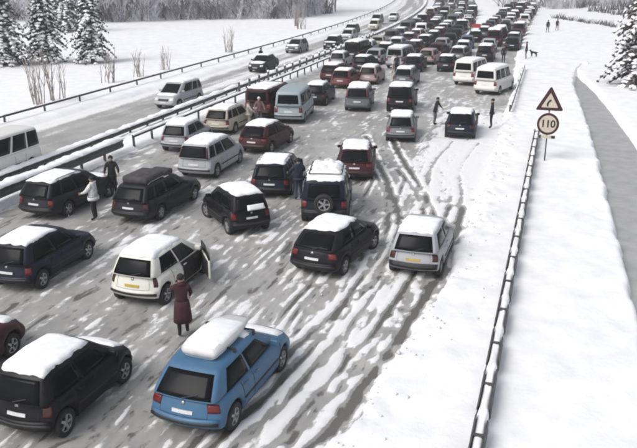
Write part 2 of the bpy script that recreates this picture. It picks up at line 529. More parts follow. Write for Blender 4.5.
# left verge and field
def field_l_z(X, Y):
    e = -28.5 + edge_noise(Y, 0.3, 0.35, 51) + 0.4 * sstep(60, 40, Y) * -2.2
    up = sstep(0, 1.2, e - X)
    z = -0.12 + up * (0.36 + 0.12 * fbm(X * 0.7, Y * 0.4))
    z = z + 0.5 * (fbm(X * 0.06, Y * 0.06) - 0.5) * sstep(-34, -45, X) + 0.04 * (fbm(X * 1.3, Y * 1.3) - 0.5)
    return z + 2.2 * sstep(-50, -140, X) + 16 * sstep(270, 500, Y)
sheet('snow_field_left', -np.concatenate([np.geomspace(400, 36, 50), np.arange(35.6, 27, -0.3)]), np.concatenate([np.arange(10, 130, 0.7), np.geomspace(131, 700, 90)]), field_l_z, M['snow'])
# everything else out to the horizon
def base_z(X, Y):
    return -0.5 + 16 * sstep(262, 480, Y) - 0.2
sheet('snow_ground', np.concatenate([-np.geomspace(2500, 20, 40), np.linspace(-18, 18, 12), np.geomspace(20, 2500, 40)]),
      np.concatenate([-np.geomspace(2000, 5, 20), np.linspace(0, 260, 30), np.geomspace(265, 2500, 40)]), base_z, M['snow'], follow=False)

# ------------------------------------------------------------------ crash barriers
def guardrail(name, label, s, y0, y1, h=0.72, rail_h=0.31, spacing=4.0, side=1, double=False, snow=0.10, follow=True, posts_up=0.0, gaps=(), zb=0.15, sec=4.0, sw=0.14, seed=0, group=None):
    """W-beam on posts; side=+1: the beam faces +x"""
    rng = random.Random(seed)
    X = lambda y: s + (float(shift(y)) if follow else 0.0)
    root = empty(name, (X(y0), y0, zb)); tag(root, label, 'crash barrier', group)
    ox, oy = X(y0), y0
    def P(x, y, z): return (x - ox, y - oy, z)
    prof = [(0.00, 0.0), (0.055, 0.05), (0.055, 0.10), (0.0, 0.155), (0.055, 0.21), (0.055, 0.26), (0.0, 0.31)]
    y = y0
    while y < y1 - 0.3:
        e = min(y + sec, y1)
        if not any(a < (y + e) / 2 < b for a, b in gaps):
            for sd in ((side, -side) if double else (side,)):
                v = []; f = []
                ring = [(sd * (0.06 + a), h - rail_h + b / 0.31 * rail_h) for a, b in prof] + [(sd * (0.052 + a), h - rail_h + b / 0.31 * rail_h) for a, b in prof[::-1]]
                n = len(ring)
                for yy_ in (y + 0.012, e - 0.012):
                    for (a, b) in ring: v.append(P(X(yy_) + a, yy_, b))
                f = [(k, (k + 1) % n, n + (k + 1) % n, n + k) for k in range(n)] + [tuple(range(n))[::-1], tuple(range(n, 2 * n))]
                mobj('rail', mesh_from('rail', v, f, [M['steel']]), root)
            if snow > 0:
                # snow lying along the beam
                v = []; f = []; n = 7; st = 0.25
                ks = int((e - y) / st) + 1
                for i in range(ks + 1):
                    yy_ = min(y + i * st, e)
                    q = 0.5 + 0.5 * mnoise.noise((yy_ * 0.9, s, seed)) + 0.5 * mnoise.noise((yy_ * 3.1, s + 9, seed))
                    q = max(0.12, q)
                    for k in range(n):
                        t = math.pi * k / (n - 1)
                        v.append(P(X(yy_) + side * 0.05 - math.cos(t) * sw * (0.6 + 0.5 * q), yy_, h - 0.02 + snow * q * math.sin(t) ** 0.7))
                f = [(i * n + k, i * n + k + 1, (i + 1) * n + k + 1, (i + 1) * n + k) for i in range(ks) for k in range(n - 1)]
                mobj('snow_cap', mesh_from('snow_cap', v, f, [M['snow_cap']], smooth=True), root)
        y = e
    mb = MB(); mb.box((0, 0, (h + posts_up) / 2 - 0.15), (0.09, 0.12, h + posts_up + 0.26), bev=0.012)
    pm = mb.me('post', [M['post']])
    y = y0 + 0.3
    while y < y1:
        if not any(a < y < b for a, b in gaps):
            o = mobj('post', pm, root, loc=P(X(y), y, 0)); o.rotation_euler = (R(rng.uniform(-2, 2)), R(rng.uniform(-2, 2)), 0)
        y += spacing
    return root

def ladder_barrier():
    """steel barrier seen from above: a rail on either side of the posts, packed snow between, drifts over the joints"""
    root = empty('crash_barrier', (-0.70, 8, 0.14)); tag(root, 'ladder like steel barrier buried in snow, running from the sign post to the bottom edge', 'crash barrier')
    prof = [(0.00, 0.0), (0.025, 0.05), (0.025, 0.10), (0.0, 0.15), (0.025, 0.20), (0.025, 0.25), (0.0, 0.30)]
    rg = random.Random(8)
    pm = MB(); pm.box((0, 0, 0.16), (0.08, 0.09, 0.74), bev=.01); pm = pm.me('post', [M['post']])
    bm_ = MB(); bm_.box((0.0, 0, 0.45), (0.26, 0.07, 0.10), bev=.01); bm_ = bm_.me('spacer', [M['post']])
    y = 0.0
    while y < 35.6:
        for sd, x0 in ((-1, -.125), (1, .125)):
            g0 = rg.uniform(.02, .16); g1 = rg.uniform(.12, .42) * (1 if sd < 0 else 1.7)
            dx = (0.014 * (y - 8))
            ring = [(x0 + sd * a, .26 + b) for a, b in prof] + [(x0 + sd * (a - .022), .26 + b) for a, b in prof[::-1]]
            n = len(ring); v = []
            for q in (y + g0, y + 2.0 - g1):
                v += [(a + 0.012 * q, q, b) for a, b in ring]
            f = [(k, (k + 1) % n, n + (k + 1) % n, n + k) for k in range(n)] + [tuple(range(n))[::-1], tuple(range(n, 2 * n))]
            mobj('rail', mesh_from('rail', v, f, [M['post']]), root)
        mobj('post', pm, root, loc=(0.012 * y, y + 1.0, 0))
        mobj('spacer', bm_, root, loc=(0.012 * y, y + 1.0, 0.07))
        v = []; f = []; n = 9; m_ = 12
        for i in range(m_ + 1):
            q = y + 2.0 * i / m_
            jn = math.exp(-(((q - y - 1.86) / .16) ** 2)) + math.exp(-(((q - y + .14) / .16) ** 2))
            for k in range(n):
                t = -1 + 2 * k / (n - 1)
                hw = .100 + .025 * jn
                v.append((0.012 * q + t * hw, q, 0.41 + (.03 * jn + .10 + .05 * mnoise.noise((q * 2, t, 3))) * math.sqrt(max(0, 1 - t ** 4)) + .02 * (1 - jn)))
        f = [(i * n + k, i * n + k + 1, (i + 1) * n + k + 1, (i + 1) * n + k) for i in range(m_) for k in range(n - 1)]
        mobj('snow_cap', mesh_from('snow_cap', v, f, [M['snow_cap']], smooth=True), root)
        y += 2.0
ladder_barrier()
guardrail('crash_barrier', 'short dark barrier at the snow edge right of the white minibuses', -2.15, 50.5, 73, h=0.62, rail_h=0.30, spacing=4.0, side=1, snow=0.05, follow=False, zb=0.16, seed=13, sw=0.05)
guardrail('crash_barrier', 'thick snow topped barrier section at the left edge below the white oncoming van', -20.75, 14, 34.0, h=0.80, rail_h=0.52, spacing=2.0, double=True, snow=0.22, seed=5, sw=0.34, zb=0.14)
guardrail('crash_barrier', 'post and rail barrier starting behind the person all in black', -20.75, 34.9, 268, h=0.70, rail_h=0.17, spacing=2.0, snow=0.14, seed=7, sw=0.16, zb=0.16)
guardrail('crash_barrier', 'long steel barrier along the oncoming side of the central reservation', -22.75, 14, 268, h=0.66, rail_h=0.30, spacing=2.0, side=-1, double=True, snow=0.20, posts_up=0.0, seed=9, sw=0.30, zb=-0.04)
guardrail('crash_barrier', 'thin dark barrier along the far left verge, in front of the bare saplings', -31.3, 14, 268, h=0.58, rail_h=0.16, spacing=4.0, snow=0.06, seed=11, sw=0.07, zb=0.22)

# delineator posts standing in the snow of the reservation
mb = MB(); mb.box((0, 0, 0.42), (0.16, 0.10, 0.95), bev=0.02)
dm = mb.me('stake', [M['post']])
mb = MB(); mb.lathe([(0.01, 0.90), (0.12, 0.90), (0.13, 0.95), (0.09, 1.02), (0.01, 1.05)], 10, axis='Z')
dc = mb.me('snow_cap', [M['snow_cap']], True)
for i, y in enumerate(np.arange(53, 100, 2.1)):
    r_ = empty('marker_post', (-22.0 + float(shift(y)), y, 0.18))
    tag(r_, ('%s of the three bare dark marker posts above the maroon van' % ('leftmost', 'middle one', 'rightmost')[i]) if i < 3 else 'short dark marker post with snow cap in the long row along the reservation', 'post', 'marker posts along the reservation')
    mobj('stake', dm, r_)
    if i >= 3: mobj('snow_cap', dc, r_)

# loose clods of snow thrown up along the bank and the shoulder
rg = random.Random(5); cl = MB()
for i in range(240):
    y = 9 + 48 * rg.random() ** 1.3
    e = float(bank_edge(np.array([y]))[0])
    x = e + abs(rg.gauss(0.1, 0.7))
    if i % 5 == 0 and y > 18: x = rg.uniform(-20, -4)
    r_ = rg.uniform(.015, .05) * (1.6 if rg.random() < .1 else 1)
    z0 = float((np.maximum(verge_z(np.array([[x]]), np.array([[y]])), road_z(np.array([[x]]), np.array([[y]]))))[0, 0]) if x > -4.5 else 0.03
    c = Vector((x, y, z0 + r_ * .4)); v = []
    for d in ((1, 0, 0), (-1, 0, 0), (0, 1, 0), (0, -1, 0), (0, 0, 1), (0, 0, -1)):
        v.append(c + Vector(d) * r_ * rg.uniform(.7, 1.5))
    cl.add(v, [(0, 2, 4), (2, 1, 4), (1, 3, 4), (3, 0, 4), (2, 0, 5), (1, 2, 5), (3, 1, 5), (0, 3, 5)])
tag(cl.obj('snow_clods', None, [M['snow_dirty']], True), 'loose clods of snow scattered along the ploughed bank', kind='stuff')
# ------------------------------------------------------------------ trees and shrubs
def gz(x, y):
    X = np.array([[x]], float); Y = np.array([[y]], float)
    if x > -2: return float(far_r_z(X, Y)[0, 0] if y > 83 else field_r_z(X, Y)[0, 0])
    return float(field_l_z(X - shift(Y), Y)[0, 0])

def conifer_meshes(seed, H, Rb, z0=1.0, needle='needle'):
    rng = random.Random(seed)
    tr = MB()
    tr.tube([(0, 0, -0.4), (0, 0, H * 0.3), (0.05, 0, H * 0.65), (0.02, 0.03, H)], [0.22, 0.17, 0.09, 0.02], 8)
    nd_v, nd_f = [], []; sn = MB(); br = MB()
    z = z0
    while z < H - 0.2:
        k = (z - z0) / (H - z0)
        Lb = Rb * ((1 - k) ** 0.85) * (0.55 + 0.45 * min(1, (z - z0 + 0.6) / 1.2)) + 0.15
        nb = 5 + int(4 * (1 - k)); a0 = rng.random() * 7
        for b in range(nb):
            a = a0 + 2 * math.pi * b / nb + rng.uniform(-.3, .3)
            L = Lb * rng.uniform(0.55, 1.2)
            d = Vector((math.cos(a), math.sin(a), 0)); sd = Vector((-d.y, d.x, 0))
            droop = rng.uniform(0.35, 0.95)
            pt = lambda t: Vector((0, 0, z)) + d * (L * t) + Vector((0, 0, 0.12 * L * t - droop * L * t * t))
            br.tube([pt(0), pt(.5), pt(1)], [0.035, 0.02, 0.006], 3, cap=False)
            n = max(3, int(L / 0.24))
            for i in range(n):
                t = (i + 0.7) / n
                p = pt(t); wid = (0.20 + 0.40 * (1 - t)) * min(1, L / 1.2)
                for s in (-1, 1):
                    for q in range(3):
                        dirv = (d * rng.uniform(0.2, 0.9) + sd * s * rng.uniform(0.5, 1.0) + Vector((0, 0, rng.uniform(-1.0, -0.1)))).normalized()
                        ln = wid * rng.uniform(0.6, 1.2); w = 0.055 + 0.05 * rng.random()
                        side = dirv.cross(Vector((rng.uniform(-1, 1), rng.uniform(-1, 1), 1))).normalized() * w
                        o = p + Vector((rng.uniform(-.06, .06), rng.uniform(-.06, .06), rng.uniform(-.05, .03)))
                        m_ = len(nd_v)
                        nd_v.extend([o - side * .4, o + dirv * ln * .5 - side, o + dirv * ln, o + dirv * ln * .5 + side, o + side * .4])
                        nd_f.append((m_, m_ + 1, m_ + 2, m_ + 3, m_ + 4))
                if rng.random() < 0.74:
                    w = (0.12 + wid * 0.55) * rng.uniform(0.6, 1.15); c = p + Vector((0, 0, 0.05)) + sd * rng.uniform(-.1, .1) * wid
                    slope = Vector((d.x, d.y, 0.12 - 2 * droop * t)).normalized()
                    nn = sd.cross(slope).normalized()
                    if nn.z < 0: nn = -nn
                    ln = L / n * rng.uniform(0.5, 0.85)
                    vv = [c + nn * 0.09 * rng.uniform(.7, 1.3), c - nn * 0.02]
                    for q in range(6):
                        th = q * math.pi / 3
                        vv.append(c + slope * math.cos(th) * ln * rng.uniform(.7, 1.2) + sd * math.sin(th) * w * rng.uniform(.7, 1.2) + Vector((0, 0, -0.04)))
                    ff = []
                    for q in range(6):
                        ff.append((0, 2 + q, 2 + (q + 1) % 6)); ff.append((1, 2 + (q + 1) % 6, 2 + q))
                    sn.add(vv, ff)
        z += rng.uniform(0.30, 0.42) * (0.75 + 0.5 * (1 - k))
    n0 = len(tr.v)
    tr.add(br.v, br.f)
    return (tr.me('trunk', [M['bark']], True), mesh_from('crown', nd_v, nd_f, [M[needle]]), sn.me('snow_load', [M['snow_cap']], False))

CON = [conifer_meshes(1, 10.5, 2.9, 0.9), conifer_meshes(2, 9.0, 2.55, 1.05), conifer_meshes(5, 9.5, 2.4, 0.9, 'needle_brown')]
def conifer(mi, x, y, rz, sc, label, group):
    r_ = empty('spruce_tree', (x, y, gz(x, y)), rz); r_.scale = (sc, sc, sc)
    tag(r_, label, 'tree', group)
    t, c, s = CON[mi]
    mobj('trunk', t, r_); mobj('crown', c, r_); tag(mobj('snow_load', s, r_), kind='stuff')
G = 'snow laden spruces'
conifer(1, -42.9, 66.3, 0.4, 0.95, 'snow laden spruce standing alone in the field at upper left, trunk visible below', G)
conifer(0, -50.2, 62.6, 1.0, 1.0, 'snow laden spruce at the left edge of the upper left field, leftmost of the spruces', G)
conifer(1, -47.6, 65.6, 2.2, 0.98, 'snow laden spruce just right of the one on the left edge', G)
conifer(2, 7.0, 66.5, 0.3, 1.18, 'brownish snow laden spruce at the upper right edge beside the service path', G)
conifer(2, 9.3, 72.0, 2.3, 1.25, 'snowy spruce behind the brownish one at the right edge', G)
conifer(0, -66.0, 96.0, 2.9, 1.15, 'tall snowy spruce behind the left edge spruce, in front of the frosted wood', G)

def bare_tree(seed, H, spread=0.55, levels=4, base_r=0.16, lean=0.1, nk=(3, 4), low=0.25):
    rng = random.Random(seed)
    trunk = MB(); tw = MB()
    def grow(p, d, L, r, lev):
        n = 3; pts = [p]; rad = [r]; cur = d.copy()
        for i in range(n):
            cur = (cur + Vector((rng.uniform(-1, 1), rng.uniform(-1, 1), rng.uniform(-0.2, 0.6))) * 0.14).normalized()
            pts.append(pts[-1] + cur * L / n); rad.append(r * (1 - 0.45 * (i + 1) / n))
        (trunk if lev <= 1 else tw).tube(pts, rad, 6 if lev == 0 else (4 if lev == 1 else 3), cap=False)
        if lev >= levels: return
        k = rng.randint(*nk) + (3 if lev == 0 else 0)
        for j in range(k):
            t = rng.uniform(low if lev == 0 else 0.25, 1.0)
            i = min(n - 1, int(t * n)); q = pts[i].lerp(pts[i + 1], t * n - i)
            a = rng.random() * 6.283
            dd = (cur + Vector((math.cos(a), math.sin(a), rng.uniform(-0.1, 0.5))) * spread * rng.uniform(0.8, 1.6)).normalized()
            grow(q, dd, L * rng.uniform(0.42, 0.68), rad[i] * 0.55 + 0.004, lev + 1)
    grow(Vector((0, 0, -0.3)), Vector((rng.uniform(-lean, lean), rng.uniform(-lean, lean), 1)).normalized(), H * 0.62, base_r, 0)
    return trunk, tw

FOREST = []
for s in range(6):
    t, w = bare_tree(40 + s, 10 + s % 3 * 1.5, 0.85, 4, 0.15, nk=(4, 6), low=0.03)
    FOREST.append((t.me('trunk', [M['frost_bark']], True), w.me('crown', [M['frost_twig']])))
rng = random.Random(77)
def forest_tree(x, y, label, group, sc=1.0):
    r_ = empty('frosted_tree', (x, y, gz(x, y)), rng.random() * 6.28); r_.scale = (sc, sc, sc * rng.uniform(.9, 1.15))
    tag(r_, label, 'tree', group)
    t, c = FOREST[rng.randrange(6)]
    mobj('trunk', t, r_); mobj('crown', c, r_)
UNDER = []
for s in range(4):
    t = MB(); rg = random.Random(190 + s)
    for k in range(26):
        a = rg.random() * 6.28; L = rg.uniform(1.6, 4.2)
        d = Vector((math.cos(a) * .38, math.sin(a) * .38, 1)).normalized()
        p0 = Vector((rg.uniform(-1.3, 1.3), rg.uniform(-1.3, 1.3), -0.2))
        pts = [p0 + d * L * q / 4 + Vector((rg.uniform(-.08, .08), rg.uniform(-.08, .08), 0)) for q in range(5)]
        t.tube(pts, [0.04, 0.034, 0.028, 0.02, 0.01], 3, cap=False)
        for j in range(9):
            q = rg.uniform(0.3, 3.9); i = int(q); o = pts[i].lerp(pts[i + 1], q - i); b = rg.random() * 6.28
            e = o + Vector((math.cos(b) * .5, math.sin(b) * .5, rg.uniform(.1, .8)))
            t.tube([o, e], [0.022, 0.010], 3, cap=False)
    UNDER.append((t.me('stems', [M['frost_dark']]), t.me('stems', [M['frost_twig']])))
def thicket(x, y, label, group, sc=1.0):
    r_ = empty('frosted_thicket', (x, y, gz(x, y)), rng.random() * 6.28); r_.scale = (sc, sc, sc)
    tag(r_, label, 'shrub', group)
    mobj('stems', UNDER[rng.randrange(4)][rng.random() < .6], r_)
front = [(-112, 88), (-75, 108), (-63, 125), (-46, 136), (-44, 158)]
def along(t):
    k = min(3, int(t)); a, b = front[k], front[k + 1]
    return a[0] + (b[0] - a[0]) * (t - k), a[1] + (b[1] - a[1]) * (t - k)
for row in range(6):
    n = 22
    for i in range(n):
        x, y = along((i + rng.uniform(0, .9)) / n * 4)
        forest_tree(x - row * 2.8 + rng.uniform(-1, 1), y + row * 3.6 + rng.uniform(-1, 1), 'frosted bare tree in the wood behind the upper left snow field', 'trees of the frosted wood', rng.uniform(0.8, 1.15))
for row in range(4):
    n = 34
    for i in range(n):
        x, y = along((i + rng.uniform(0, .9)) / n * 4)
        thicket(x - row * 3.0 + rng.uniform(-.8, .8), y + row * 4 + rng.uniform(-.8, .8), 'frosted thicket bush among the trees of the upper left wood', 'undergrowth of the frosted wood', rng.uniform(0.7, 1.15))
# the grey wood where the slip road queue disappears
for i in range(46):
    t = (i + rng.random()) / 46
    forest_tree(-13 + 56 * t, 186 + rng.uniform(0, 24) + 14 * t, 'hazy grey tree in the distant wood beyond the slip road queue', 'trees of the distant wood', rng.uniform(0.6, 1.0))
for i in range(60):
    t = (i + rng.random()) / 60
    thicket(-12 + 56 * t, 180 + rng.uniform(0, 18) + 14 * t, 'hazy bush along the edge of the distant wood', 'bushes of the distant wood', rng.uniform(0.6, 1.0))
for i in range(30):
    forest_tree(-75 + 70 * (i + rng.random()) / 30, rng.uniform(266, 292), 'far tree standing across the end of the motorway', 'trees at the end of the motorway', rng.uniform(0.9, 1.3))

SHR = []
for s in range(4):
    t = MB(); rg = random.Random(90 + s)
    for k in range(9):
        a = rg.random() * 6.28; L = rg.uniform(1.6, 2.9)
        d = Vector((math.cos(a) * .16, math.sin(a) * .16, 1)).normalized()
        p0 = Vector((rg.uniform(-.45, .45), rg.uniform(-.45, .45), -0.2))
        pts = [p0 + d * L * q / 4 + Vector((rg.uniform(-.04, .04), rg.uniform(-.04, .04), 0)) for q in range(5)]
        t.tube(pts, [0.038, 0.032, 0.024, 0.016, 0.008], 4, cap=False)
        for j in range(7):
            q = rg.uniform(0.6, 3.9); i = int(q); o = pts[i].lerp(pts[i + 1], q - i); b = rg.random() * 6.28
            e = o + Vector((math.cos(b) * .22, math.sin(b) * .22, rg.uniform(.3, .6)))
            t.tube([o, e], [0.014, 0.006], 3, cap=False)
    SHR.append(t)
SHRM = [(t.me('stems', [M['shrub_twig']])) for t in SHR]
def shrub(i, x, y, sc, label, group, zs=1.0):
    r_ = empty('bare_shrub', (x, y, gz(x, y)), rng.random() * 6.28); r_.scale = (sc, sc, sc * zs)
    tag(r_, label, 'shrub', group)
    mobj('stems', SHRM[i % 4], r_)
G = 'bare saplings behind the left barrier'
shrub(0, -33.2, 44.2, 1.25, 'pair of thin bare saplings nearest the left edge, behind the far left barrier', G, 1.25)
shrub(1, -33.0, 46.4, 1.25, 'bunch of thin bare saplings below the left edge spruces, second from the left edge', G, 1.25)
shrub(2, -34.3, 54.8, 1.15, 'bare sapling clump right of the lone spruce, third along the barrier', G)
shrub(3, -33.6, 58.9, 1.0, 'bare brown shrub fourth along the far left barrier from the left edge', G)
shrub(1, -33.6, 63.6, 0.95, 'bare shrub fifth along the far left barrier, left of the parked grey van', G)
shrub(0, -33.9, 79.0, 1.15, 'frosted bare shrub alone in the middle of the far left barrier', G)
shrub(2, -36.0, 112.0, 1.5, 'pale bare shrub at the far end of the left barrier near the wood', G)
shrub(3, -38.5, 118.0, 1.6, 'twiggy shrub against the right end of the frosted wood', G)
HEDGE = []
for s in range(3):
    t = MB(); rg = random.Random(290 + s)
    for k in range(45):
        a = rg.random() * 6.28; L = rg.uniform(.5, 1.25)
        d = Vector((math.cos(a) * .5, math.sin(a) * .5, 1)).normalized()
        p0 = Vector((rg.uniform(-.8, .8), rg.uniform(-.5, .5), -0.1))
        t.tube([p0, p0 + d * L * .5 + Vector((rg.uniform(-.1, .1), 0, 0)), p0 + d * L], [0.03, 0.022, 0.008], 3, cap=False)
    HEDGE.append(t.me('stems', [M['hedge_twig']]))
for i in range(17):
    t = i / 16
    x, y = 0.6 + 14 * t + rng.uniform(-.3, .3), 151 - 31 * t + rng.uniform(-1, 1)
    r_ = empty('bare_shrub', (x, y, gz(x, y)), R(-65) + rng.uniform(-.4, .4)); r_.scale = (1.1, 1, rng.uniform(.7, 1.2))
    tag(r_, 'low dark bush in the hedge line crossing the snow at upper right', 'shrub', 'hedge line bushes')
    mobj('stems', HEDGE[i % 3], r_)
for i in range(26):
    x = rng.uniform(4, 46); y = 152 + x * .2 + rng.uniform(0, 42)
    r_ = empty('bare_shrub', (x, y, gz(x, y)), rng.random() * 6); r_.scale = (2.2, 1.6, rng.uniform(1.4, 3.0))
    tag(r_, 'scattered bare bush on the snowy slope at upper right', 'shrub', 'bushes on the far slope')
    mobj('stems', HEDGE[i % 3], r_)

# ------------------------------------------------------------------ road signs
M['sign_red'] = simple('sign_red', (0.040, 0.008, 0.008), 0.45, 0.3, 8)
M['sign_white'] = simple('sign_white', (0.52, 0.45, 0.37), 0.45, 0.12, 6)
M['sign_black'] = simple('sign_black', (0.012, 0.012, 0.012), 0.5, 0.2, 8)
def plate(name, pts, y0, y1, mat, parent):
    n = len(pts)
    v = [(x, y0, z) for x, z in pts] + [(x, y1, z) for x, z in pts]
    f = [tuple(range(n)), tuple(range(2 * n - 1, n - 1, -1))] + [(k, k + n, (k + 1) % n + n, (k + 1) % n) for k in range(n)]
    return mobj(name, mesh_from(name, v, f, [mat]), parent)
def rtri(c, s, r=0.06):
    pts = []
    for k in range(3):
        a = math.pi / 2 + k * 2 * math.pi / 3
        cx, cz = c[0] + (s / math.sqrt(3) - 2 * r) * math.cos(a), c[1] + (s / math.sqrt(3) - 2 * r) * math.sin(a)
        for j in range(5):
            b = a - math.pi / 3 + j * (2 * math.pi / 3) / 4
            pts.append((cx + r * math.cos(b), cz + r * math.sin(b)))
    return pts
def disc(c, r, n=28): return [(c[0] + r * math.cos(2 * math.pi * k / n), c[1] + r * math.sin(2 * math.pi * k / n)) for k in range(n)]
SX, SY = 0.24, 37.9
sp = empty('sign_post', (SX, SY, 0.12), R(-1.5)); sp.scale = (.92, .92, .95)
tag(sp, 'road sign post with dark bordered triangle above a round speed limit sign', 'road sign')
mb = MB(); mb.tube([(0, 0, -0.3), (0, 0, 3.6)], 0.04, 8); mb.obj('post', sp, [M['steel']], True)
tri = plate('triangle_panel', rtri((0, 3.18), 1.42), -0.075, -0.05, M['sign_red'], sp)
plate('white_field', rtri((0, 3.165), 0.86, 0.03), -0.083, -0.074, M['sign_white'], tri)
# bend symbol: a curved dark arrow
arc = smooth_line([(-0.10, 2.97), (-0.11, 3.10), (-0.04, 3.22), (0.06, 3.30)], 5)
lft, rgt = [], []
for i, (x, z) in enumerate(arc):
    a = arc[max(i - 1, 0)]; b = arc[min(i + 1, len(arc) - 1)]
    dx, dz = b[0] - a[0], b[1] - a[1]; l = math.hypot(dx, dz); w = 0.045
    lft.append((x - dz / l * w, z + dx / l * w)); rgt.append((x + dz / l * w, z - dx / l * w))
v = [(x, -0.090, z) for x, z in lft + rgt]; n = len(lft)
mobj('bend_symbol', mesh_from('bend_symbol', v, [(i, n + i, n + i + 1, i + 1) for i in range(n - 1)], [M['sign_black']]), tri)
rd = plate('round_panel', disc((0, 2.08), 0.56), -0.075, -0.05, M['sign_red'], sp)
plate('white_field', disc((0, 2.08), 0.44), -0.083, -0.074, M['sign_white'], rd)
cu = bpy.data.curves.new('digits', 'FONT'); cu.body = '110'; cu.size = 0.52; cu.align_x = 'CENTER'; cu.align_y = 'CENTER'; cu.extrude = 0.003; cu.offset = 0.012; cu.space_character = 0.95
to = bpy.data.objects.new('digits_curve', cu); COL.objects.link(to)
bpy.context.view_layer.update()
dme = bpy.data.meshes.new_from_object(to.evaluated_get(bpy.context.evaluated_depsgraph_get()))
bpy.data.objects.remove(to)
dme.materials.clear()
dg = mobj('digits', dme, rd, M['sign_black'], loc=(0, -0.088, 2.08)); dg.rotation_euler = (R(90), 0, 0)
bar = plate('small_panel', [(-0.42, 1.34), (0.42, 1.34), (0.42, 1.50), (-0.42, 1.50)], -0.075, -0.05, M['sign_white'], sp)
plate('dark_mark', [(0.22, 1.35), (0.41, 1.35), (0.41, 1.49), (0.22, 1.49)], -0.083, -0.074, M['sign_black'], bar)
plate('dark_mark', [(-0.41, 1.35), (-0.30, 1.35), (-0.30, 1.49), (-0.41, 1.49)], -0.083, -0.074, M['sign_black'], bar)

gp = empty('marker_post', (-10.4, 106, 0.2)); tag(gp, 'slim post with a small red panel on the far snow wedge', 'post')
mb = MB(); mb.tube([(0, 0, -.3), (0, 0, 3.4)], .05, 6); mb.obj('pole', gp, [M['steel']], True)
M['panel_red'] = simple('panel_red', (0.38, 0.05, 0.05), .5, .2, 5)
plate('red_panel', [(.1, 1.3), (1.3, 1.3), (1.3, 1.8), (.1, 1.8)], -.06, -.03, M['panel_red'], gp)
# ------------------------------------------------------------------ vehicles
def lerp(a, b, t): return a + (b - a) * t

